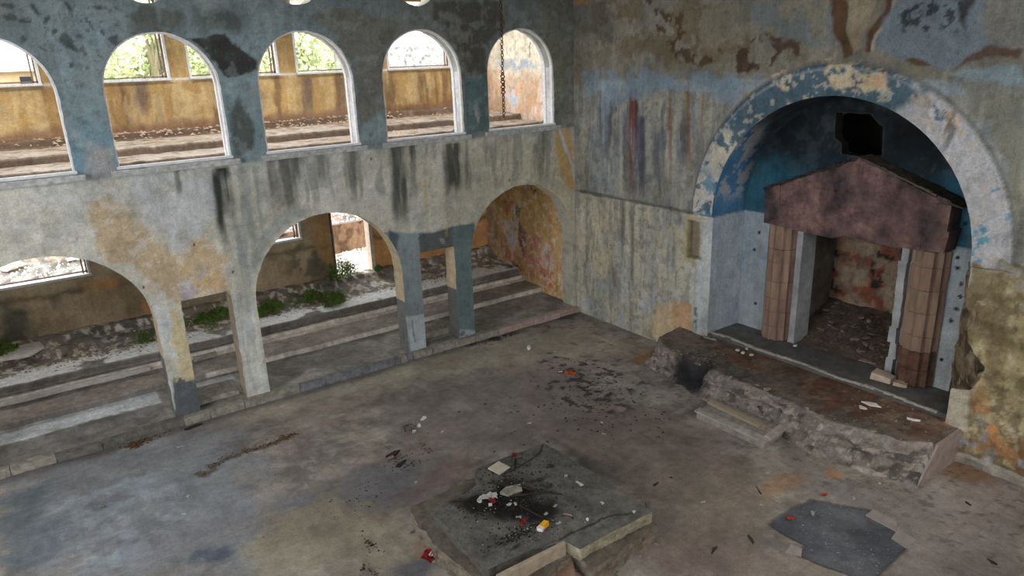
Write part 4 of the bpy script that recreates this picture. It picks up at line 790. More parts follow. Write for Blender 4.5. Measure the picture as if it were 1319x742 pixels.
for i, (x, y, lab) in enumerate(TREES):
    z = float(h_out(np.array([x]), np.array([y]))[0]); T = root('tree', (x, y, z), lab, 'tree', 'trees on the slope behind the gallery')
    bl = [(x+rnd.uniform(-1.7, 1.7), y+rnd.uniform(-1, 1), z+rnd.uniform(.6, 4.8), rnd.uniform(.8, 1.3)) for _ in range(13)]
    foliage('crown', bl, 7000, .11, M_LEAFL, T, 40+i)
    bm = bmesh.new(); tube(bm, [(x, y, z-.2), (x+.1, y, z+1.5), (x-.1, y, z+3)], [.16, .12, .06]); 
    for b in bl[:5]: tube(bm, [(x, y, z+1.2), b[:3]], [.07, .02], 5)
    fin('trunk', bm, M_BARK, T)
M_WB = mat('white_house_wall', (226, 226, 222), (244, 244, 242), 2); M_GR = mat('stained_white_wall', (150, 150, 148), (236, 236, 234), 1.4, c3=(246, 246, 244))
B = root('white_house', (-13, 12, 3), 'white house with a flat eave and dark opening, through the leftmost upper window', 'house')
xr, zt = onY(52, 60, 11.0); z_e1 = onY(20, 83, 11.0)[1]; z_e0 = onY(20, 92, 11.0)[1]
bm = bmesh.new(); box(bm, (xr-3, 12.2, z_e1+1.5), (6.0, 2.3, 3.0)); fin('upper_wall', bm, M_WB, B)
bm = bmesh.new(); box(bm, (xr-3.05, 12.2, z_e0/2+1.0), (5.9, 2.2, z_e0-2.0)); fin('lower_wall', bm, mat('ochre_house_wall', (160, 142, 108), (184, 166, 130), 2), B)
bm = bmesh.new(); box(bm, (xr-2.95, 11.2, (z_e0+z_e1)/2), (6.1, .5, z_e1-z_e0)); fin('eave', bm, M_WB, B)
(xa, za), (xb_, zb) = onY(25, 99, 11.05), onY(43, 108, 11.05)
bm = bmesh.new(); box(bm, ((xa+xb_)/2, 11.07, (za+zb)/2), (xb_-xa, .08, za-zb)); fin('opening', bm, mat('opening_shade', (36, 40, 44)), B)  # dark panel on the wall paints the shade of an opening
B = root('stained_building', (3.5, 13, 2), 'white building with grey weather stains, through the fourth upper window', 'house')
bm = bmesh.new(); box(bm, (3.2, 14, 6), (6.4, 2, 9)); fin('wall', bm, M_GR, B)
bm = bmesh.new(); box(bm, (3.2, 12.98, 6.55), (6.42, .06, 1.0), jit=.01, rnd=rnd); fin('plinth', bm, mat('grey_stained_render', (84, 84, 82), (170, 170, 166), 5), B)

# ================================================================== plants and rubble in the aisle
WEEDS = [(442, 368, .50, 'bright green bushy weed growing in front of the aisle doorway'), (430, 388, .34, 'dark green weed below the bushy weed, on the white terrace edge'), (402, 386, .30, 'low green weed left of the bushy weed in the middle arch'), (352, 398, .30, 'spreading green weed at the left side of the middle arch'), (338, 402, .22, 'small green weed close behind the right white pier'),
         (283, 410, .26, 'green weed seen at the right of the narrow left opening'), (262, 415, .22, 'green weed seen at the left of the narrow left opening'), (6, 466, .34, 'dark green weed at the left edge beside the loose white slab'), (488, 352, .14, 'small green tuft at the foot of the orange wall by the doorway')]
for i, (px, py, s, lab) in enumerate(WEEDS):
    x, y = onZ(px, py, .72); y = min(y, 4.0); x = hit(px, py, 1, y)[0]; z = float(APf(np.interp(y, AP[:, 0], AL))[1])
    T = root('weed', (x, y, z), lab, 'weed', 'weeds in the aisle')
    foliage('leaves', [(x, y, z+s*.5, s*.7), (x-s*.5, y-.05, z+s*.25, s*.45), (x+s*.5, y+.05, z+s*.3, s*.5)], 900, .035 if s > .2 else .025, M_LEAF, T, 70+i)
    bm = bmesh.new()
    for k in range(6): tube(bm, [(x, y, z-.02), (x+rnd.uniform(-s, s)*.6, y+rnd.uniform(-s, s)*.4, z+s*rnd.uniform(.5, 1))], [.007, .003], 4)
    fin('stems', bm, M_LEAF, T)
# (sparse trailing growth along the rubble)
foliage('creeping_weeds', [(rnd.uniform(-10.0, -4.9), rnd.uniform(3.25, 3.9), .70+rnd.uniform(0, .06), rnd.uniform(.1, .22)) for _ in range(26)], 2600, .028, M_LEAF, None, 5)
tag(bpy.data.objects['creeping_weeds'], 'sparse low weeds scattered along the rubble at the foot of the aisle wall', 'weeds', kind='stuff')
def zaisle(x, y): return float(APf(np.interp(y, AP[:, 0], AL))[1])
p = onZ(28, 452, .8); bm = bmesh.new(); x0 = hit(28, 452, 1, 3.85)[0]
vs_ = [(-.42, -.16), (.10, -.24), (.40, .0), (.34, .26), (-.12, .30)]
a = [bm.verts.new((x0+q[0], 3.75+q[1], .86+.16*q[1])) for q in vs_]; b = [bm.verts.new((x0+q[0], 3.75+q[1], .93+.16*q[1])) for q in vs_]
bm.faces.new(a[::-1]); bm.faces.new(b)
for k in range(5): bm.faces.new((a[k], a[(k+1) % 5], b[(k+1) % 5], b[k]))
tag(fin('broken_slab', bm, M_WSTONE), 'loose white five-sided slab lying on rubble at the far left of the aisle', 'slab')
protos = []
for k in range(6):
    bm = bmesh.new(); rock(bm, (0, 0, 0), 1.0, rnd, .6, 1); me = bpy.data.meshes.new('stone_shape'); bm.to_mesh(me); bm.free(); protos.append(me)
def stone(name, x, y, z, s, m, lab, cat, grp, parent=None):
    me = protos[rnd.randrange(6)]
    key = (me.name, m.name)
    if key not in _pm: c = me.copy(); c.materials.append(m); _pm[key] = c
    o = bpy.data.objects.new(name, _pm[key]); COL.objects.link(o); o.location = (x, y, z+s*.25); o.scale = (s, s*.8, s*.7); o.rotation_euler = (rnd.uniform(-.3, .3), rnd.uniform(-.3, .3), rnd.uniform(0, 6.28))
    return tag(o, lab, cat, grp)
_pm = {}
for k in range(70):
    x = rnd.uniform(-13, -9.9) if k < 45 else rnd.uniform(-8.0, -.3); y = rnd.uniform(3.05, 3.9); s = rnd.uniform(.03, .085)
    stone('stone', x, y, zaisle(x, y), s, M_WSTONE if rnd.random() < .5 else M_RUBBLE, 'loose pale stone in the rubble at the aisle wall, '+('behind the leftmost arch' if x < -9.85 else 'behind the middle arch' if x < -4.9 else 'behind the rightmost arch'), 'stone', 'loose stones along the aisle wall')
# fine rubble, uncountable
def crumbs(name, spots, n, s0, s1, m, lab, cat, zf, seed=1, flat=.5):
    r = random.Random(seed); V = []; F = []
    for i in range(n):
        cx, cy, sx, sy = r.choice(spots); x = r.gauss(cx, sx); y = r.gauss(cy, sy); s = s0+(s1-s0)*r.random()**2; z = zf(x, y)
        if z is None: continue
        a = r.uniform(0, 6.28); e = r.uniform(.4, 1); b = len(V); ca, sa = math.cos(a), math.sin(a)
        for p in tet: X_, Y_ = p[0]*s, p[1]*s*e; V.append((x+X_*ca-Y_*sa, y+X_*sa+Y_*ca, z+(p[2]+.3)*s*flat))
        F += [(b, b+1, b+3), (b+1, b+2, b+3), (b+2, b, b+3)]
    return tag(link(name, mesh_np(name, V, F), m), lab, cat, kind='stuff')
crumbs('aisle_rubble', [(-11.8, 3.5, .9, .25), (-10.6, 3.4, .6, .25), (-9, 3.6, .8, .2), (-6.8, 3.6, .9, .25), (-4, 3.6, .8, .25), (-2, 3.5, .8, .3)], 2600, .01, .05, M_RUBBLE, 'fine crushed rubble along the foot of the aisle outer wall', 'rubble', lambda x, y: zaisle(x, y) if 2.7 < y < 4.15 and -13 < x < -.05 else None, 2)
crumbs('gallery_rubble', [(-1.6, 2.2, .5, .6), (-1.0, 3.4, .5, .3), (-4, 3.9, .8, .12), (-7, 3.95, 1.2, .1), (-9.5, 3.95, 1, .1), (-4.2, 1.7, .6, .25)], 900, .02, .09, mat('tan_rubble', (150, 124, 100), (206, 184, 160), 14), 'tan rubble lying on the gallery steps behind the upper windows', 'rubble', lambda x, y: float(GPf(np.interp(y, GP[:, 0], GL))[1]) if .6 < y < 4.15 and x < -.05 else None, 3)
bm = bmesh.new(); box(bm, (-.75, 3.3, 5.18), (.7, .35, .28), rz=.2, jit=.02, rnd=rnd); tag(fin('concrete_block', bm, M_RUBBLE), 'tan concrete block lying in the corner behind the fifth upper window', 'block')
crumbs('step_crumbs', [(-11.5, .5, 1.2, .4), (-6.5, .8, 1, .4), (-2, .8, .9, .4), (-6.5, 1.9, 1, .25), (-2, 2, .8, .2), (-11.5, 1.9, 1.2, .3)], 500, .006, .022, M_RUBBLE, 'small plaster crumbs scattered over the aisle steps', 'crumbs', lambda x, y: zaisle(x, y) if .02 < y < 2.55 and -13 < x < -.05 else None, 4)

# ================================================================== hanging chain
T = root('hanging_chain', (-2.98, -1.2, 5.35), 'rusty chain hanging from the ceiling in front of the fifth upper window', 'chain')
me = bpy.data.meshes.new('link'); bm = bmesh.new()
N_ = 12; ring = [(.020*math.cos(t)*.8, .0, .034*math.sin(t)) for t in np.linspace(0, 2*math.pi, N_, endpoint=False)]
V = []
for i in range(N_):
    p = Vector(ring[i]); nrm = p.normalized(); V.append([bm.verts.new(p+nrm*.0065*math.cos(a)+Vector((0, 1, 0))*.0065*math.sin(a)) for a in (0, 1.57, 3.14, 4.71)])
for i in range(N_):
    for k in range(4): bm.faces.new((V[i][k], V[i][(k+1) % 4], V[(i+1) % N_][(k+1) % 4], V[(i+1) % N_][k]))
bmesh.ops.recalc_face_normals(bm, faces=bm.faces[:]); bm.to_mesh(me); bm.free(); me.materials.append(M_IRON)
cx = hit(649, 149, 1, -1.2); cx2 = hit(645, 0, 1, -1.2); T.location = (cx[0], -1.2, cx[2]); zz = 0.0; k = 0
while cx[2]+zz < 9.38:
    o = bpy.data.objects.new('link', me); COL.objects.link(o); o.parent = T; t = zz/(cx2[2]-cx[2])
    thick = 2.6 if .42 < zz < .85 else 1.7
    o.location = ((cx2[0]-cx[0])*min(t, 1)+rnd.uniform(-.004, .004)*thick, rnd.uniform(-.004, .004), zz); o.rotation_euler = (rnd.uniform(-.15, .15), rnd.uniform(-.2, .2), (k % 2)*1.57+.5); o.scale = (thick, thick, 1)
    zz += .052; k += 1

# ================================================================== ark niche: floor, portico, rubble
bm = bmesh.new(); box(bm, (.62, -6.8, .35), (.96, 4.9, .62)); tag(fin('niche_floor', bm, mat('dark_grey_floor', (84, 84, 84), (112, 110, 108), 4), origin=(.62, -6.8, .04)), kind='structure')
bm = bmesh.new()
for k in range(26): box(bm, (.135+.03*math.sin(k*.7), -4.45-.18*k, .655), (.045, .185, .035), jit=.006, rnd=rnd)
tag(fin('trim_1', bm, mat('pale_floor_edging', (150, 144, 136), (186, 180, 170), 12)), kind='structure')
ARK = root('ark_portico', (.85, -6.83, .67), 'pink stone portico with two fluted columns and a gabled lintel in the arched niche', 'portico')
def column(cy, r, dz0):
    z0, z1 = .67, 3.12
    C_ = root('column', (0, 0, 0)); C_.parent = ARK; C_.location = (0, 0, 0)
    z = z0
    while z < z1-.02:
        h = rnd.uniform(.26, .42); h = min(h, z1-z)
        if z1-z-h < .15: h = z1-z
        bm = bmesh.new(); NF_ = 12; n = NF_*6; off = Vector((rnd.uniform(-.006, .006), rnd.uniform(-.006, .006), 0)); rr = []
        for (zz, k) in ((z+.002, .965), (z+.012, 1), (z+h-.012, 1), (z+h-.002, .965)):
            L = []
            for i in range(n):
                t = 2*math.pi*i/n; f = (i % 6)/6; fl = math.sin(math.pi*f)
                q = r*k*(1-.15*fl)*(1.02-.03*(zz-z0)/(z1-z0))*(1+rnd.uniform(-.006, .006)); L.append(bm.verts.new(Vector((.95+q*math.cos(t), cy+q*math.sin(t), zz))+off*.5))
            rr.append(L)
        for j in range(3):
            for i in range(n): bm.faces.new((rr[j][i], rr[j][(i+1) % n], rr[j+1][(i+1) % n], rr[j+1][i]))
        bm.faces.new(rr[0][::-1]); bm.faces.new(rr[-1])
        bmesh.ops.recalc_face_normals(bm, faces=bm.faces[:]); bmesh.ops.translate(bm, verts=bm.verts[:], vec=-ARK.location)
        me = bpy.data.meshes.new('drum'); bm.to_mesh(me); bm.free(); link('drum', me, rnd.choice(M_DR) if z > 1.15 or cy > -7 else M_DRD, C_)
        z += h
M_DR = [mat('rosy_column_stone', (118, 98, 88), (160, 132, 116), 4, bump=.8, c3=(136, 118, 108), stretch=(1.5, 1.5, .35), detail=9), mat('tan_column_stone', (124, 104, 92), (160, 136, 118), 4, bump=.7, stretch=(1.5, 1.5, .35), detail=9)]
M_DRD = mat('stained_column_stone', (84, 64, 54), (122, 90, 76), 5, bump=.5)
column(-5.40, .30, 0); column(-8.24, .30, 0)
M_MARB = mat('grey_marble', (140, 142, 146), (186, 188, 190), 2.5, bump=.2, rough=.6)
bm = bmesh.new(); box(bm, (1.10, -5.80, 1.89), (.45, .13, 2.44), jit=.008, rnd=rnd); fin('jamb', bm, M_MARB, ARK)
bm = bmesh.new()
for k in range(8): box(bm, (1.0, -7.80-.012*math.sin(k*2.1)-.02*(k % 2), .67+.155+.31*k*.985), (.25, .13, .31), jit=.012, rnd=rnd)
fin('jamb', bm, M_MARB, ARK)
# gabled lintel, block by block
PED = [(-5.14, 3.12), (-5.12, 3.78), (-6.98, 4.55), (-8.66, 3.90), (-8.56, 3.16), (-7.4, 3.10), (-6.85, 3.16), (-6.6, 3.05)]
def clip_poly(P, lo, hi, ax):
    for sgn, lim in ((1, lo), (-1, hi)):
        Q = []
        for i in range(len(P)):
            a, b = P[i], P[(i+1) % len(P)]; fa, fb = sgn*(a[ax]-lim), sgn*(b[ax]-lim)
            if fa >= 0: Q.append(a)
            if fa*fb < 0: t = fa/(fa-fb); Q.append((a[0]+(b[0]-a[0])*t, a[1]+(b[1]-a[1])*t))
        P = Q
        if len(P) < 3: return []
    return P
Lint = root('lintel'); Lint.parent = ARK
def lintel_mat():
    m = mat('sooty_dimmed_lintel', (40, 36, 40), (96, 80, 82), 3.0, bump=1.0, c3=(120, 106, 106), dist=.06, detail=12); nt = m.node_tree; N = nt.nodes.new; L = nt.links.new  # sooty pink stone, darkened further to imitate the dim niche light
    b = nt.nodes['Principled BSDF']; src = b.inputs['Base Color'].links[0].from_socket; tc = [n for n in nt.nodes if n.type == 'TEX_COORD'][0]
    n1 = N('ShaderNodeTexNoise'); n1.inputs['Scale'].default_value = 1.3; n1.inputs['Detail'].default_value = 5; L(tc.outputs['Object'], n1.inputs['Vector'])
    n2 = N('ShaderNodeTexNoise'); n2.inputs['Scale'].default_value = 5; n2.inputs['Detail'].default_value = 9; n2.inputs['Roughness'].default_value = .7; L(tc.outputs['Object'], n2.inputs['Vector'])
    r2 = N('ShaderNodeValToRGB'); L(n2.outputs['Fac'], r2.inputs['Fac']); r2.color_ramp.elements[0].position = .3; r2.color_ramp.elements[1].position = .68
    r2.color_ramp.elements[0].color = (*lin((74, 58, 60)), 1); r2.color_ramp.elements[1].color = (*lin((156, 124, 118)), 1)
    q = N('ShaderNodeMapRange'); q.inputs['From Min'].default_value = .42; q.inputs['From Max'].default_value = .62; L(n1.outputs['Fac'], q.inputs['Value'])
    mx = N('ShaderNodeMixRGB'); L(q.outputs['Result'], mx.inputs['Fac']); L(src, mx.inputs['Color1']); L(r2.outputs['Color'], mx.inputs['Color2']); L(mx.outputs['Color'], b.inputs['Base Color']); return m
M_PB = [lintel_mat()]*3
zc = 3.0
for row, hh in enumerate((.52, .42, .36, .36)):
    y = -8.8+.23*(row % 2)
    while y < -5.0:
        w = rnd.uniform(.42, .62); Q = clip_poly(clip_poly([(a, b) for a, b in PED], y+.0008, y+w-.0008, 0), zc+.0008, zc+hh-.0008, 1)
        if len(Q) >= 3:
            bm = bmesh.new(); f = rnd.uniform(-.004, .004); A = [bm.verts.new((.60+f+.02*math.sin(a*3+b*5), a, b)) for a, b in Q]; Bv = [bm.verts.new((1.0, a, b)) for a, b in Q]
            bm.faces.new(A); bm.faces.new(Bv[::-1])
            for i in range(len(Q)): bm.faces.new((A[i], A[(i+1) % len(Q)], Bv[(i+1) % len(Q)], Bv[i]))
            mi = 2 if (-8.0 < y < -7.2 and row < 3) else (1 if (row == 0 and y > -6.2) else 0)
            bmesh.ops.recalc_face_normals(bm, faces=bm.faces[:]); bmesh.ops.bevel(bm, geom=bm.edges[:], offset=.003, segments=1, affect='EDGES', clamp_overlap=True)
            bmesh.ops.translate(bm, verts=bm.verts[:], vec=-ARK.location); me = bpy.data.meshes.new('block'); bm.to_mesh(me); bm.free(); link('block', me, M_PB[mi], Lint)
        y += w
    zc += hh
def raking(P0, P1, n, x0, x1, th, seed):
    r = random.Random(seed); bm = bmesh.new(); dy = (P1[0]-P0[0])/n; dz = (P1[1]-P0[1])/n; a = math.atan2(dz, dy)
    for k in range(n):
        c = (P0[0]+dy*(k+.5), P0[1]+dz*(k+.5)); box(bm, ((x0+x1)/2+r.uniform(-.02, .01), c[0], c[1]+r.uniform(-.01, .012)), (x1-x0, abs(math.hypot(dy, dz))+.01, th*r.uniform(.7, 1.3)), rot=Matrix.Rotation(a, 4, 'X'), jit=.012, rnd=r)
    return bm
fin('coping', raking((-5.10, 3.79), (-6.98, 4.56), 22, .59, 1.0, .05, 3), mat('black_coping_crust', (34, 31, 32), (66, 58, 56), 9, bump=.8), ARK)
fin('coping', raking((-8.74, 3.92), (-6.98, 4.57), 18, .57, 1.0, .045, 5), mat('pale_coping_stone', (58, 53, 50), (104, 94, 86), 4, bump=.5), ARK)
# rubble filling the chamber
def h_rub(x, y): return .50+.02+ (np.clip(x, 1.0, 2.5)-1.0)*.42+.10*(fbm(x, y, 3, 4, 3)-.5)+.14*sstep(-6.0, -8, y)*sstep(1.2, 1.6, x)*0
sheet('rubble_bed', 1.0, 2.5, -8.1, -5.6, .05, None, lambda u, v, d: (u, v, h_rub(u, v)+.12), lambda u, v: Canvas(u, v, (96, 82, 72)).mottle(.8, 6).out(), M_ROUGH, kind='structure', back=False)
zr = lambda x, y: float(h_rub(np.array([x]), np.array([y]))[0])+.13
M_RUBD = mat('dusty_brown_rubble', (86, 76, 68), (146, 132, 118), 12, bump=.6)
crumbs('chamber_rubble', [(1.5, -6.2, .35, .3), (1.6, -7.2, .35, .35), (2.1, -6.8, .3, .6), (1.25, -7.5, .2, .15), (1.35, -6.3, .2, .3)], 1500, .012, .06, M_RUBD, 'brown rubble heap filling the chamber behind the portico doorway', 'rubble', lambda x, y: zr(x, y) if 1.15 < x < 2.4 and -7.95 < y < -5.75 else None, 8)
for k in range(60):
    x = rnd.uniform(1.2, 2.3); y = rnd.uniform(-7.9, -5.8); stone('stone', x, y, zr(x, y), rnd.uniform(.04, .10), M_RUBD if rnd.random() < .8 else M_RUBBLE, 'brownish stone in the rubble heap behind the portico doorway', 'stone', 'stones in the chamber rubble')

# ================================================================== broken podium in front of the ark
ys = [-9.6, -9.35, -9.0, -8.0, -7.0, -6.3, -5.6, -5.0, -4.6, -4.0, -3.6, -3.2]
xt = [-.75, -.85, -1.12, -1.36, -1.27, -1.25, -1.25, -1.22, -1.16, -1.0, -.7, -.2]; xb = [-1.15, -1.22, -1.40, -1.62, -1.44, -1.44, -1.46, -1.42, -1.28, -1.18, -1.10, -.6]
def pod_side(x, y): return sstep(-9.46, -9.43, y)*sstep(-3.30, -3.62, y+.25*(fbm(x, y, 2.2, 4, 1)-.5)+.25*sstep(-.4, -1.2, x))
PK = np.array([0, .58, .62, .70, .78, .88, .93, 1.0])          # along the section: top, edge, ledge, foot
def pod_pt(y, t):
    T_ = np.interp(y, ys, xt); B_ = np.interp(y, ys, xb); n = fbm(y, t, 1.3, 3, 2)-.5
    X_ = [T_*0+.14, T_+.03, T_-.01, T_-.06+.1*n, T_*.6+B_*.4, T_*.35+B_*.65, B_+.05, B_-.02]; Z_ = [.565, .56, .52, .40, .33+.12*n, .15, .07, -.03]
    x = y*0; z = y*0
    for k in range(7):
        m = (t >= PK[k]) & (t <= PK[k+1]); f = np.clip((t-PK[k])/(PK[k+1]-PK[k]), 0, 1)
        x = np.where(m, X_[k]*(1-f)+X_[k+1]*f, x); z = np.where(m, Z_[k]*(1-f)+Z_[k+1]*f, z)
    return x, z
def place_pod(u, v, d):
    x, z = pod_pt(u, v); fr = sstep(.52, .62, v); w = fbm(u*1.0, v*5, 1.7, 5, 3)-.5; w2 = fbm(u, v*5, 6, 5, 4)-.5; w3 = fbm(u+3, v*5, 3.5, 5, 6)-.5
    x = x+fr*(.16*w+.12*w2+.06*w3)*sstep(1.02, .9, v); z = z+fr*(.10*w3+.09*w2)*sstep(1.02, .92, v)+(1-fr)*.03*(fbm(u, v*3, 2, 4, 1)-.5)
    hole = sstep(.30, .14, np.hypot((x+1.20), (u+5.06)*.7)+.10*w2); z = z*(1-.75*hole); x = x+.12*hole*fr
    return x, u, np.where(z > 0, z*pod_side(x, u), z)
def h_pod(x, y):
    x = np.asarray(x, float); y = np.asarray(y, float); t = np.interp(y, ys, xt); b = np.interp(y, ys, xb)
    return .565*np.clip((x-b)/(t-b), 0, 1)*pod_side(x, y)
def paint_pod(u, v):
    x, z = pod_pt(u, v); y = u
    C = Canvas(x, y, (122, 114, 106), lambda a, b: onZ(a, b, .56)); top = sstep(.66, .56, v); fr = 1-top
    q = fbm(y, v*5, 3, 5, 4)
    C.mix(top*.9, (112, 104, 96)); C.poly([(905, 434), (1060, 480), (1150, 503), (1230, 545), (1190, 570), (1090, 528), (1040, 506), (960, 474), (925, 458)], (118, 82, 58), .9, .08, .4)
    C.poly([(1040, 478), (1120, 500), (1150, 550), (1070, 532), (1020, 500)], (112, 74, 50), .8, .06, .4, thr=.42, f=4); C.blob(1018, 490, .22, .16, (112, 104, 96), .9, .3, .2); C.blob(1160, 545, .3, .16, (84, 68, 60), .9, .4, .3); C.blob(1215, 548, .14, .1, (150, 104, 80), .9)
    C.mix(top*sstep(.5, .56, fbm(x, y, 3, 5, 5))*.6, (126, 108, 92)); C.mix(top*sstep(.55, .6, fbm(x, y, 8, 4, 2))*.5, (78, 68, 60))
    C.mix(fr*sstep(.42, .6, q)*.8, (142, 130, 124)); C.mix(fr*sstep(.55, .62, fbm(y, v*5, 7, 5, 5))*.7, (172, 162, 152)); C.mix(fr*sstep(.45, .36, fbm(y, v*5, 5, 5, 6))*.9, (84, 78, 76)); C.mix(sstep(.05, .0, np.abs(v-.60)+.08*(q-.5))*.5, (150, 142, 134))
    C.mix(sstep(.46, .2, np.hypot(x+1.22, (y+5.06)*.8)+.2*C.wu)*.95, (40, 42, 48)); C.mottle(.4, 5); return C.out()
sheet('podium_floor', -9.46, -3.2, 0.0, 1.0, .022, None, place_pod, paint_pod, M_ROUGH, kind='structure', back=False, smooth=True)
bm = bmesh.new(); a = [bm.verts.new(p) for p in [(-1.18, -9.40, 0), (.02, -9.40, 0), (.02, -9.40, .55), (-.70, -9.40, .53)]]; b = [bm.verts.new((v.co.x, -9.47, v.co.z)) for v in a]
bm.faces.new(a); bm.faces.new(b[::-1])
for k in range(4): bm.faces.new((a[k], b[k], b[(k+1) % 4], a[(k+1) % 4]))
tag(fin('trim_2', bm, mat('mauve_plaster', (136, 122, 118), (164, 150, 144), 6)), kind='structure')
for k in range(46):
    y = rnd.uniform(-9.3, -3.8); x = np.interp(y, ys, xb)+rnd.uniform(-.12, .35); z = max(0, float(h_pod(np.array([x]), np.array([y]))[0]))
    stone('stone', x, y, z, rnd.uniform(.025, .075), rnd.choice([M_RUBBLE, M_CONC, M_CONC_D]), 'crumbled stone at the broken podium front, '+('left of the step slab' if y > -5.7 else 'behind the step slab' if y > -7.4 else 'right of the step slab'), 'stone', 'stones broken off the podium front')
crumbs('podium_crumbs', [(-1.5, -8.6, .2, .4), (-1.4, -7.2, .25, .7), (-.8, -5.1, .3, .4), (-.3, -8.6, .3, .4), (-1.7, -9.3, .3, .2), (-1.3, -4.3, .2, .3)], 900, .006, .03, M_RUBBLE, 'small pale crumbs scattered on and around the podium', 'crumbs', lambda x, y: max(0, float(h_pod(np.array([x]), np.array([y]))[0])) if x < .1 and y > -10 else None, 9)
# step slab leaning on the podium
ST = root('step_slab', (-1.72, -6.6, 0), 'low grey step slab with a recessed top against the podium front', 'slab')
q = [(-2.12, -5.95), (-1.42, -5.80), (-1.42, -7.30), (-2.08, -7.38)]
def prism(bm, Q, z0, z1, j=.0):
    a = [bm.verts.new((x+rnd.uniform(-j, j), y+rnd.uniform(-j, j), z0)) for x, y in Q]; b = [bm.verts.new((x+rnd.uniform(-j, j), y+rnd.uniform(-j, j), z1+rnd.uniform(-j, j)*.5)) for x, y in Q]
    bm.faces.new(a[::-1]); bm.faces.new(b); n = len(Q)
    for k in range(n): bm.faces.new((a[k], a[(k+1) % n], b[(k+1) % n], b[k]))
M_WS = mat('worn_step_concrete', (132, 128, 120), (172, 167, 158), 8, bump=.5)
bm = bmesh.new(); prism(bm, q, 0, .13, .004); fin('slab', bm, M_WS, ST, bevel=.012)
bm = bmesh.new(); prism(bm, [(-2.15, -5.92), (-1.98, -5.90), (-1.95, -7.40), (-2.12, -7.42)], .13, .17, .006); fin('raised_front_lip', bm, mat('pale_front_lip', (150, 145, 136), (190, 184, 174), 8, bump=.4), ST, bevel=.008)
bm = bmesh.new(); prism(bm, [(-1.95, -7.27), (-1.40, -7.20), (-1.38, -7.36), (-1.98, -7.42)], .13, .19, .006); fin('raised_end_lip', bm, mat('pale_slab_edge', (160, 154, 146), (188, 182, 174), 9), ST, bevel=.008)
bm = bmesh.new(); prism(bm, [(-1.72, -5.86), (-1.58, -5.84), (-1.62, -7.02), (-1.76, -7.02)], .14, .185, .004); tag(fin('wooden_board', bm, M_WOOD), 'pale tan board lying lengthwise on the grey step slab', 'board')
bm = bmesh.new(); prism(bm, [(-1.74, -7.05), (-1.60, -7.0), (-1.66, -7.24), (-1.74, -7.26)], .14, .165, .004); tag(fin('board_splinter', bm, M_RUBBLE), 'short pale splinter at the right end of the tan board', 'splinter')
def flat_piece(name, px, py, z, w, l, t, rz, m, lab, cat, grp=None, tilt=0.0, bev=0):
    x, y = onZ(px, py, z); bm = bmesh.new(); rot = Matrix.Rotation(rz, 4, 'Z') @ Matrix.Rotation(tilt, 4, 'X')
    if name in ('debris_chip', 'tile_shard', 'plaster_flake', 'burnt_board', 'dark_rag'):
        n = rnd.choice((5, 6, 7)); A_ = sorted(rnd.uniform(0, 6.28) if k > 1 else k*3.1 for k in range(n)); V0 = []; V1 = []
        for a_ in A_:
            k_ = rnd.uniform(.8, 1.15); q = (w/2*math.cos(a_)*k_, l/2*math.sin(a_)*k_); z_ = z+abs(math.sin(tilt))*l/2
            V0.append(bm.verts.new(Matrix.Translation((x, y, z_)) @ rot @ Vector((*q, 0)))); V1.append(bm.verts.new(Matrix.Translation((x, y, z_)) @ rot @ Vector((q[0], q[1], t*rnd.uniform(.7, 1.2)))))
        bm.faces.new(V0[::-1]); bm.faces.new(V1)
        for k in range(n): bm.faces.new((V0[k], V0[(k+1) % n], V1[(k+1) % n], V1[k]))
    else: box(bm, (x, y, z+t/2+abs(math.sin(tilt))*l/2), (w, l, t), rot=rot, jit=min(w, l, t*2)*.08, rnd=rnd)
    return tag(fin(name, bm, m), lab, cat, grp)
M_CUT = mat('cream_block', (186, 168, 148), (212, 196, 176), 8)
flat_piece('stone_block', 1137, 493, .60, .22, .34, .15, .1, M_CUT, 'larger cream block beside the foot of the right column', 'block', tilt=.1)
flat_piece('stone_block', 1159, 500, .60, .16, .22, .12, .3, M_CUT, 'smaller cream block right of the larger cream block by the column', 'block')
flat_piece('tile_shard', 1122, 522, .58, .16, .30, .02, .2, M_WSTONE, 'greenish white tile shard on the podium, upper of two overlapping', 'shard', tilt=.08)
flat_piece('tile_shard', 1108, 525, .57, .12, .26, .015, .5, M_WSTONE, 'greenish white tile shard on the podium, lower of two overlapping', 'shard')
flat_piece('tile_shard', 1178, 542, .58, .05, .24, .03, .3, M_PAPER, 'thin white strip of tile near the right end of the podium', 'shard')
flat_piece('tile_shard', 1216, 536, .57, .10, .22, .02, .1, M_WSTONE, 'pale shard in the debris beside the broken right jamb', 'shard', tilt=.15)
flat_piece('tile_shard', 1216, 543, .57, .10, .20, .02, .9, mat('terracotta_shard', (168, 100, 66), (190, 124, 86), 10), 'terracotta shard in the debris beside the broken right jamb', 'shard')
flat_piece('plaster_slab', 914, 438, .57, .10, .26, .03, .9, M_CONC, 'grey plaster slab leaning at the left end of the podium', 'slab', tilt=.25)
flat_piece('plaster_slab', 1118, 466, .68, .12, .30, .02, .2, M_RUBBLE, 'flat pale slab at the threshold of the portico doorway', 'slab')
flat_piece('plaster_slab', 1060, 478, .57, .14, .34, .02, .7, M_RUBD, 'thin brown slab lying flat in the rusty soil of the podium', 'slab')
for i, (px, py) in enumerate([(950, 452), (957, 455), (962, 450), (968, 458), (1017, 440), (1024, 446)]):
    z = .58 if py > 448 or px < 1000 else .68
    flat_piece('plaster_chip', px, py, z, .05, .07, .03, rnd.uniform(0, 3), M_PAPER, 'small white plaster chip on the left half of the podium' if px < 1000 else 'small white plaster chip at the foot of the left grey marble jamb', 'chip', 'white chips on the podium' if px < 1000 else 'white chips by the marble jamb')

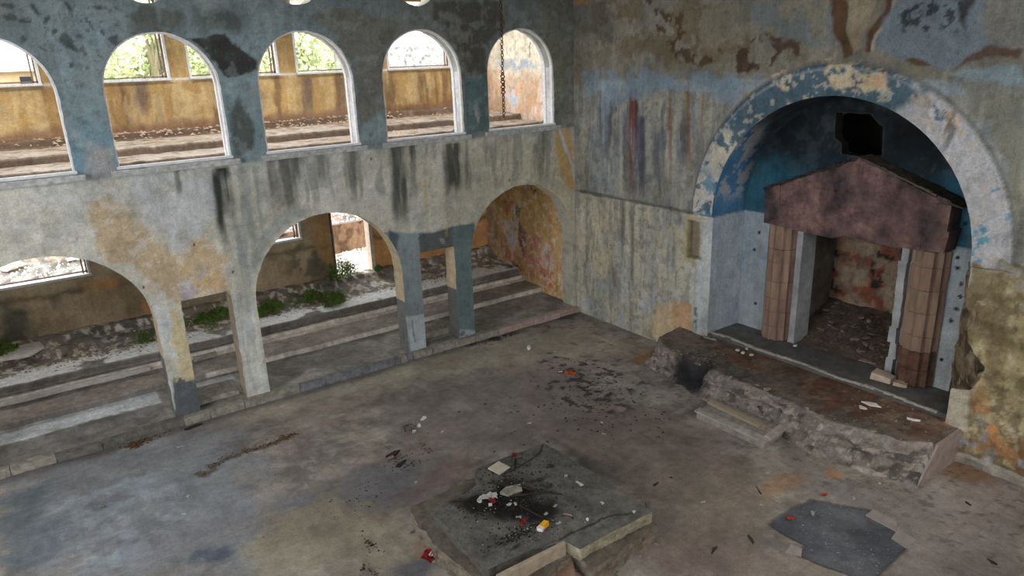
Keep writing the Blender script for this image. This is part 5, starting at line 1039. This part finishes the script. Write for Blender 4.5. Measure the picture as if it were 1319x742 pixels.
# ================================================================== low platform in the middle of the floor
T0 = .42
BT = np.array([onZ(*p, T0) for p in [(701, 571), (770, 612), (841, 659), (795, 682), (747, 708), (728, 697), (676, 712), (628, 733), (590, 692), (553, 657), (600, 636), (617, 622), (611, 612), (614, 603), (660, 586)]])
def sd_bt(u, v): return sd_poly(u+.03*(fbm(u, v, 5, 4, 1)-.5), v+.03*(fbm(u, v, 5, 4, 2)-.5), BT)
def paint_bt(u, v):
    C = Canvas(u, v, (104, 102, 98), lambda x, y: onZ(x, y, T0)); C.mix(sstep(.45, .6, fbm(u, v, 1.8, 4, 2))*.6, (88, 88, 86)); C.mix(sstep(.5, .62, fbm(u, v, 4, 4, 5))*.4, (122, 118, 110))
    C.poly([(575, 655), (610, 640), (640, 622), (690, 630), (712, 655), (700, 678), (660, 670), (620, 665)], (26, 25, 26), .97, .12, .5); C.blob(645, 640, .35, .22, (16, 16, 16), .9, .5, .5); C.blob(663, 704, .2, .08, (44, 42, 40), .9, .5, .5, thr=.45, f=8); C.blob(700, 617, .12, .05, (50, 48, 46), .8); C.blob(708, 602, .12, .06, (44, 42, 40), .9, thr=.45, f=9); C.blob(672, 622, .1, .06, (50, 48, 46), .8); C.blob(708, 625, .08, .05, (46, 44, 42), .8)
    C.line([(648, 612), (680, 595), (697, 583), (699, 574)], .022, (44, 42, 38), .9, .05); C.line([(640, 738), (680, 712), (727, 692), (774, 669), (817, 660)], .025, (40, 38, 36), .9, .08); C.line([(560, 650), (580, 640), (612, 626)], .035, (140, 140, 138), .7, .04); C.line([(552, 648), (582, 634), (612, 620)], .02, (50, 48, 44), .8, .05)
    C.poly([(640, 742), (727, 700), (720, 694), (632, 734)], (120, 116, 110), .5, .03, .1); C.mottle(.35, 5); return C.out()
PL = root('stone_platform', (-6.4, -6.7, 0), 'low square grey platform with broken edges and a burnt centre on the hall floor', 'platform')
def off(P): return lambda u, v, d, P=P: (u-P.location[0], v-P.location[1], None)
sheet('top_slab', -8.0, -4.9, -8.2, -5.1, .025, sd_bt, lambda u, v, d: (u+6.4, v+6.7, T0-d), paint_bt, M_ROUGH, depth=.17, rings=5, rjit=.05, back=False, parent=PL, relief=lambda u, v: .02*(fbm(u, v, 3, 4, 1)-.5),
      rpaint=lambda u, v, D: Canvas(u*2, v*2+D*9, (92, 89, 82)).mix(((v < -7.2) & (u > -6.7))*1.0, (158, 150, 126)).mottle(.5, 4).out())
T1 = .25
BB = np.array([onZ(*p, T1) for p in [(700, 580), (770, 622), (846, 676), (812, 700), (775, 728), (760, 736), (742, 716), (735, 712), (700, 752), (645, 778), (600, 735), (560, 702), (545, 684), (528, 656), (560, 640), (598, 620), (611, 618), (640, 600)]])
def sd_bb(u, v): return sd_poly(u+.10*(fbm(u, v, 4, 4, 3)-.5), v+.10*(fbm(u, v, 4, 4, 4)-.5), BB)
sheet('rough_base', -8.3, -4.8, -8.5, -5.0, .03, sd_bb, lambda u, v, d: (u+6.4, v+6.7, T1-d), lambda u, v: Canvas(u, v, (112, 104, 92)).mix(fbm(u, v, 6, 4, 2)*.7, (84, 78, 70)).mottle(.5, 4).out(), M_ROUGH, depth=.27, rings=6, rjit=.12, back=False, parent=PL, relief=lambda u, v: .06*(fbm(u, v, 5, 4, 1)-.6),
      rpaint=lambda u, v, D: Canvas(u*2+D*7, v*2+D*9, (122, 110, 96)).mottle(.7, 3).out())
p = onZ(712, 722, .15); bm = bmesh.new(); Q = [onZ(*k, .16) for k in [(640, 762), (728, 712), (737, 718), (742, 745), (720, 790)]]; prism(bm, Q, 0, .16, .0); fin('sunken_step', bm, mat('reddish_mortar', (128, 100, 86), (150, 124, 108), 7), PL)
bm = bmesh.new(); Q = [onZ(*k, T0) for k in [(639, 741), (727, 697), (729, 701), (648, 744)]]; prism(bm, Q, .2, T0+.012, .004); fin('step_edge', bm, mat('pale_step_edge', (150, 136, 120), (178, 164, 146), 8), PL)
# things on the platform
flat_piece('floor_tile', 643, 604, T0+.005, .24, .24, .02, .25, mat('beige_tile', (186, 178, 160), (204, 196, 178), 6, rough=.5), 'square beige tile lying on the back edge of the platform', 'tile', tilt=.05)
x, y = onZ(660, 633, T0+.02); bm = bmesh.new(); prism(bm, [(x-.18, y+.06), (x-.02, y+.13), (x+.17, y+.04), (x+.1, y-.10), (x-.1, y-.09)], T0+.01, T0+.05, .01); tag(fin('stone_shard', bm, M_CONC), 'grey pentagonal stone shard lying in the ashes on the platform', 'shard')
def scrap(name, px, py, z, s, m, lab, cat, grp=None, seed=None):
    """crumpled sheet"""
    x, y = onZ(px, py, z); r = random.Random(seed or int(px*7+py)); bm = bmesh.new(); n = 4
    G = [[bm.verts.new((x+(i/n-.5)*s[0]+r.uniform(-.1, .1)*s[0], y+(j/n-.5)*s[1]+r.uniform(-.1, .1)*s[1], z+.006+r.random()*s[2])) for j in range(n+1)] for i in range(n+1)]
    for i in range(n):
        for j in range(n): bm.faces.new((G[i][j], G[i+1][j], G[i+1][j+1], G[i][j+1]))
    g = bm.faces[:]; ret = bmesh.ops.solidify(bm, geom=g, thickness=.003); a = r.uniform(0, 3); c = Vector((x, y, z))
    bmesh.ops.rotate(bm, verts=bm.verts[:], cent=c, matrix=Matrix.Rotation(a, 3, 'Z')); return tag(fin(name, bm, m), lab, cat, grp)
def cup(name, px, py, z, m, lab, r_=.035, h=.09):
    x, y = onZ(px, py, z); bm = bmesh.new(); n = 14; prof_ = [(0, 0), (r_*.72, 0), (r_, h), (r_*1.08, h), (r_*.94, h-.004), (r_*.66, .004), (0, .004)]
    rr = [[bm.verts.new((h_, q*math.cos(6.2832*k/n), q*math.sin(6.2832*k/n)+r_)) for k in range(n)] for q, h_ in prof_[1:-1]]
    for j in range(len(rr)-1):
        for k in range(n): bm.faces.new((rr[j][k], rr[j][(k+1) % n], rr[j+1][(k+1) % n], rr[j+1][k]))
    bm.faces.new(rr[0][::-1]); bm.faces.new(rr[-1])
    bmesh.ops.rotate(bm, verts=bm.verts[:], cent=(0, 0, 0), matrix=Matrix.Rotation(rnd.uniform(0, 6), 3, 'Z')); bmesh.ops.translate(bm, verts=bm.verts[:], vec=(x, y, z)); return tag(fin(name, bm, m), lab, 'cup')
cup('paper_cup', 620, 643, T0+.02, M_PAPER, 'white cup lying at the left of the ashes on the platform')
scrap('paper_scrap', 631, 641, T0+.02, (.22, .12, .05), M_PAPER, 'crumpled white paper beside the white cup in the ashes', 'paper'); scrap('paper_scrap', 634, 646, T0+.02, (.12, .08, .04), M_RED, 'small red and white scrap under the crumpled paper', 'scrap')
cup('paper_cup', 634, 652, T0+.01, M_PAPER, 'small white cup end in front of the crumpled paper', .025, .05)
scrap('wrapper', 674, 673, T0+.01, (.16, .07, .04), M_RED, 'red wrapper at the front of the ashes on the platform', 'wrapper')
YB = root('yellow_packet', (*onZ(701, 679, T0), T0), 'small yellow packet with a white end, on the front of the platform', 'packet', rz=.4)
bm = bmesh.new(); box(bm, (0, 0, .035), (.14, .085, .06), jit=.006, rnd=rnd); bmesh.ops.bevel(bm, geom=bm.edges[:], offset=.006, segments=2, affect='EDGES'); me = bpy.data.meshes.new('packet_body'); bm.to_mesh(me); bm.free(); link('packet_body', me, M_YELLOW, YB)
bm = bmesh.new(); box(bm, (-.095, .0, .03), (.05, .08, .05), jit=.006, rnd=rnd); me = bpy.data.meshes.new('packet_end'); bm.to_mesh(me); bm.free(); link('packet_end', me, M_PAPER, YB)
scrap('wrapper', 663, 588, T0+.01, (.13, .08, .07), M_RED, 'red wrapper at the back edge of the platform behind the tile', 'wrapper')
for k, (px, py) in enumerate([(656, 651), (664, 650), (668, 667), (703, 663), (729, 614), (715, 653), (720, 675), (776, 649)]): scrap('paper_scrap', px, py, T0+.01, (.07, .04, .02), M_PAPER, ['left of two tiny white scraps side by side in the ashes', 'right of two tiny white scraps side by side in the ashes', 'tiny white scrap just behind the red wrapper', 'tiny white scrap behind the yellow packet', 'tiny white scrap near the far right edge of the platform', 'tiny white scrap at the right edge of the ashes', 'tiny white scrap right of the yellow packet', 'tiny white scrap near the right end of the platform groove'][k], 'scrap', 'white scraps on the platform')
scrap('paper_scrap', 746, 624, T0+.01, (.14, .05, .02), M_PAPER, 'white strip of paper on the right half of the platform', 'paper')
scrap('paper_scrap', 731, 664, T0+.01, (.12, .04, .02), mat('pinkish_scrap', (190, 160, 146), (206, 178, 164), 10), 'pinkish strip right of the ashes on the platform', 'scrap')
for (a, b, w, lab) in [((660, 626), (724, 638), .018, 'long charred stick crossing the ashes towards the right'), ((628, 623), (680, 628), .014, 'thin charred stick at the back of the ashes'), ((655, 640), (712, 634), .016, 'charred stick in the middle of the ashes'), ((670, 652), (700, 668), .012, 'short charred stick at the front right of the ashes'), ((664, 592), (663, 606), .022, 'short charred stick standing beside the beige tile')]:
    A = onZ(*a, T0+.03); Bq = onZ(*b, T0+.03); bm = bmesh.new(); P = [(A[0]+(Bq[0]-A[0])*t, A[1]+(Bq[1]-A[1])*t+rnd.uniform(-.015, .015), T0+.035+rnd.uniform(0, .012)) for t in np.linspace(0, 1, 6)]; tube(bm, P, [w*.8, w, w*.9, w, w*.7, w*.4], 6); tag(fin('charred_stick', bm, M_CHAR), lab, 'stick')
cA = onZ(650, 645, T0); crumbs('ash', [(cA[0], cA[1], .22, .14), (cA[0]+.25, cA[1]-.1, .18, .15), (cA[0]-.3, cA[1]+.05, .16, .12), (cA[0]-.25, cA[1]-.75, .22, .06), (cA[0]+.5, cA[1]+.5, .35, .3), (cA[0]+.1, cA[1]-.3, .5, .4)], 2400, .006, .03, M_CHAR, 'black ash and charcoal in the middle of the platform', 'ash', lambda x, y: T0+.005 if sd_bt(np.array([x]), np.array([y]))[0] > .03 else None, 12)
crumbs('plaster_crumbs', [(cA[0], cA[1], .3, .2), (cA[0]-.1, cA[1]-.8, .25, .1)], 110, .006, .018, M_PAPER, 'white plaster crumbs among the ashes on the platform', 'crumbs', lambda x, y: T0+.012 if sd_bt(np.array([x]), np.array([y]))[0] > .03 else None, 13)
for px, py in [(757, 672), (818, 660)]: cup('plug', px, py, T0+.005, M_PAPER, 'white plug near the middle of the front groove of the platform' if px < 800 else 'white plug at the right end of the front groove of the platform', .02, .03)
for k in range(34):
    a = rnd.random(); i = rnd.randrange(len(BB)); P = BB[i]*(1-a)+BB[(i+1) % len(BB)]*a; c = BB.mean(0); P = P+(P-c)*rnd.uniform(.0, .06)
    stone('stone', P[0], P[1], 0, rnd.uniform(.025, .07), rnd.choice([M_RUBBLE, M_CONC, M_CONC_D]), 'crumbled stone at the foot of the low platform', 'stone', 'stones broken off the platform')

# ================================================================== loose things on the floor
RW = root('striped_wrapper', (*onZ(556, 716, 0), 0), 'red and white striped wrapper on the floor left of the platform', 'wrapper', rz=.5)
for nm, m, j in (('red_sheet', M_RED, 0), ('white_stripe', M_PAPER, 1)):
    bm = bmesh.new()
    if j == 0:
        G = [[bm.verts.new(((a/5-.5)*.30, (b/4-.5)*.18, .015+.025*math.sin(a*1.7+b)+.01*b)) for b in range(5)] for a in range(6)]
        for a in range(5):
            for b in range(4): bm.faces.new((G[a][b], G[a+1][b], G[a+1][b+1], G[a][b+1]))
        bmesh.ops.solidify(bm, geom=bm.faces[:], thickness=.003)
    else:
        for y0 in (-.07, -.03, .01): box(bm, (.03, y0, .052), (.17, .017, .006), rz=.1)
    me = bpy.data.meshes.new(nm); bm.to_mesh(me); bm.free(); link(nm, me, m, RW)
cup('tin_can', 681, 452, 0, M_PAPER, 'white crushed cup alone on the floor near the steps', .05, .09)
scrap('wrapper', 735, 482, 0, (.24, .10, .05), M_ORANGE, 'orange-red wrapper among the dark litter left of the podium', 'wrapper'); scrap('paper_scrap', 722, 480, 0, (.09, .05, .03), M_PAPER, 'white scrap beside the orange-red wrapper', 'scrap')
for k, (px, py, w, l, rz) in enumerate([(545, 540, .16, .10, .3), (540, 549, .14, .09, 1.1), (533, 557, .12, .08, .6)]): flat_piece('plaster_flake', px, py, 0, w, l, .03, rz, M_WSTONE, ['topmost of the three pale plaster flakes left of centre', 'middle of the three pale plaster flakes left of centre', 'lowest of the three pale plaster flakes left of centre'][k], 'flake')
for k, (px, py, w, l) in enumerate([(506, 586, .30, .12), (517, 598, .26, .10)]): flat_piece('burnt_board', px, py, 0, w, l, .025, .2+k*.3, M_CHAR, ['burnt board fragment lying on the floor left of the platform', 'second burnt fragment, nearer the platform than the burnt board'][k], 'board', tilt=.05)
flat_piece('wood_chip', 502, 590, .03, .14, .05, .02, .1, mat('mauve_wood', (120, 100, 98), (150, 128, 124), 9), 'mauve wood chip on the edge of the burnt board', 'chip')
crumbs('leaf_litter', [(*onZ(180, 569), .13, .07), (*onZ(176, 573), .08, .06), (*onZ(196, 561), .22, .03)], 420, .012, .045, M_LEAFDRY, 'brown leaf litter at the kerb below the leftmost arch', 'litter', lambda x, y: .003 if y < -.17 else None, 31, .4)
crumbs('burnt_litter', [(*onZ(510, 590), .12, .08), (*onZ(525, 600), .14, .06), (*onZ(530, 550), .10, .12), (*onZ(548, 578), .04, .12), (*onZ(470, 640), .3, .2), (*onZ(476, 735), .05, .1), (*onZ(476, 700), .04, .12)], 420, .006, .035, M_DARKBIT, 'dark burnt bits around the burnt boards left of the platform', 'litter', lambda x, y: .003 if x < -7.95 or y > -5.0 else None, 32, .4)
flat_piece('dark_rag', 248, 551, 0, .34, .08, .03, .1, M_CHAR, 'dark rag lying at the kerb by the left pier', 'rag')
for k, (px, py) in enumerate([(230, 577), (235, 576), (160, 580), (131, 653), (242, 640), (237, 663), (570, 557), (682, 546), (778, 560), (775, 545), (536, 622), (1100, 643), (982, 652), (1132, 624), (906, 648)]):
    scrap('paper_scrap', px, py, 0, (.07, .04, .02), M_PAPER, ['small white scrap below the left pier, left of a pair', 'small white scrap below the left pier, right of a pair', 'small white scrap by the brown leaf litter', 'white scrap on the bluish floor at far left', 'upper of two white scraps below the dirt trail', 'lower of two white scraps below the dirt trail', 'tiny white scrap on the floor between kerb and platform', 'tiny white scrap on the floor above the platform', 'lower tiny white scrap on the floor left of the podium', 'upper tiny white scrap on the floor left of the podium', 'white scrap at the left corner of the platform', 'white scrap at the upper right edge of the dark patch', 'white scrap beside the thin stick above the dark patch', 'white scrap at the foot of the podium right end', 'white scrap on the floor between platform and dark patch'][k], 'scrap', 'white scraps on the hall floor')
for (px, py, w, l, rz, lab) in [(967, 696, .20, .05, 1.0, 'dark grooved stick left of the dark floor patch'), (920, 710, .18, .07, .3, 'dark brown scrap of wood at the lower left of the dark patch'), (1247, 649, .12, .04, 1.2, 'dark leaf-shaped chip on the right part of the floor'), (1277, 724, .14, .05, 1.3, 'dark oval chip at the lower right corner of the floor'), (845, 624, .14, .05, .2, 'brown twig on the floor right of the platform'), (833, 655, .30, .012, .9, 'thin dark stick at the right corner of the platform'), (977, 632, .22, .02, 1.0, 'thin dark stick above the dark floor patch')]:
    flat_piece('debris_chip', px, py, 0, w, l, .02, rz, M_DARKBIT, lab, 'debris')
for (px, py, m, lab) in [(1047, 663, M_PAPER, 'white scrap inside the dark floor patch'), (1018, 669, M_ORANGE, 'orange scrap inside the dark floor patch'), (1062, 638, M_ORANGE, 'orange scrap just above the dark floor patch')]: scrap('scrap', px, py, 0, (.10, .05, .03), m, lab, 'scrap')
for k, P in enumerate([[(1115, 664), (1125, 657), (1155, 672), (1155, 685)], [(1148, 694), (1157, 682), (1181, 697), (1168, 706)], [(1012, 712), (1019, 702), (1033, 708), (1032, 717)]]):
    Q = [onZ(*q, 0) for q in P]; bm = bmesh.new(); prism(bm, Q, -.01, .012, .0); tag(fin('floor_tile', bm, mat('lilac_grey_tile', (150, 140, 138), (168, 158, 154), 6)), ['lilac-grey tile left standing at the upper right edge of the dark patch', 'lilac-grey tile left standing at the right corner of the dark patch', 'lilac-grey tile left standing at the lower left edge of the dark patch'][k], 'tile')
A = onZ(745, 478); crumbs('charred_litter', [(*onZ(745, 480), .5, .35), (*onZ(780, 490), .5, .4), (*onZ(800, 505), .6, .4), (*onZ(760, 500), .5, .4), (*onZ(720, 520), .8, .6), (*onZ(800, 540), .9, .6)], 520, .008, .045, M_CHAR, 'small dark charred bits strewn over the floor between platform and podium', 'litter', lambda x, y: .002 if (x > -5.0 or y > -5.2) and x < -1.9 and -9.5 < y < -.3 else None, 21, .35)
crumbs('floor_crumbs', [(-6, -3, 2.5, 1.5), (-9, -3, 1.5, 1.2), (-4, -8.6, 1.5, 1.2), (-8.5, -6, .5, 1.0), (-2.5, -3, 1, 1.2)], 420, .005, .02, M_CONC_D, 'tiny dark crumbs scattered thinly over the whole hall floor', 'crumbs', lambda x, y: .002 if -12.5 < x < -1.9 and -11 < y < -.2 and not (-8.2 < x < -4.9 and -8.4 < y < -5.1) else None, 22)
for P in [[(262, 610), (290, 590), (330, 578), (372, 562)]]:
    W = [onZ(*q) for q in P]; crumbs('dirt_trail', [(W[i][0]*(1-t)+W[i+1][0]*t, W[i][1]*(1-t)+W[i+1][1]*t, .06, .05) for i in range(3) for t in (0, .33, .66)]+[(*W[3], .1, .06)]*4, 420, .006, .035, M_LEAFDRY, 'trail of brown dirt and twigs on the floor in front of the white piers', 'dirt', lambda x, y: .002, 23)
W = onZ(640, 437); crumbs('kerb_soot', [(*W, .3, .05), (*onZ(660, 430), .2, .05), (*onZ(620, 441), .2, .04)], 260, .006, .03, M_CHAR, 'black soot and cinders against the pinkish kerb', 'soot', lambda x, y: .002 if y < -.17 else None, 24)
crumbs('patch_crumbs', [(-3.2, -9.3, .4, .4), (-3.4, -9.8, .3, .3)], 160, .005, .02, M_RUBBLE, 'pale crumbs lying in the dark floor patch', 'crumbs', lambda x, y: -.012 if sd_poly(np.array([x]), np.array([y]), PATCHW)[0] > .02 else None, 25)
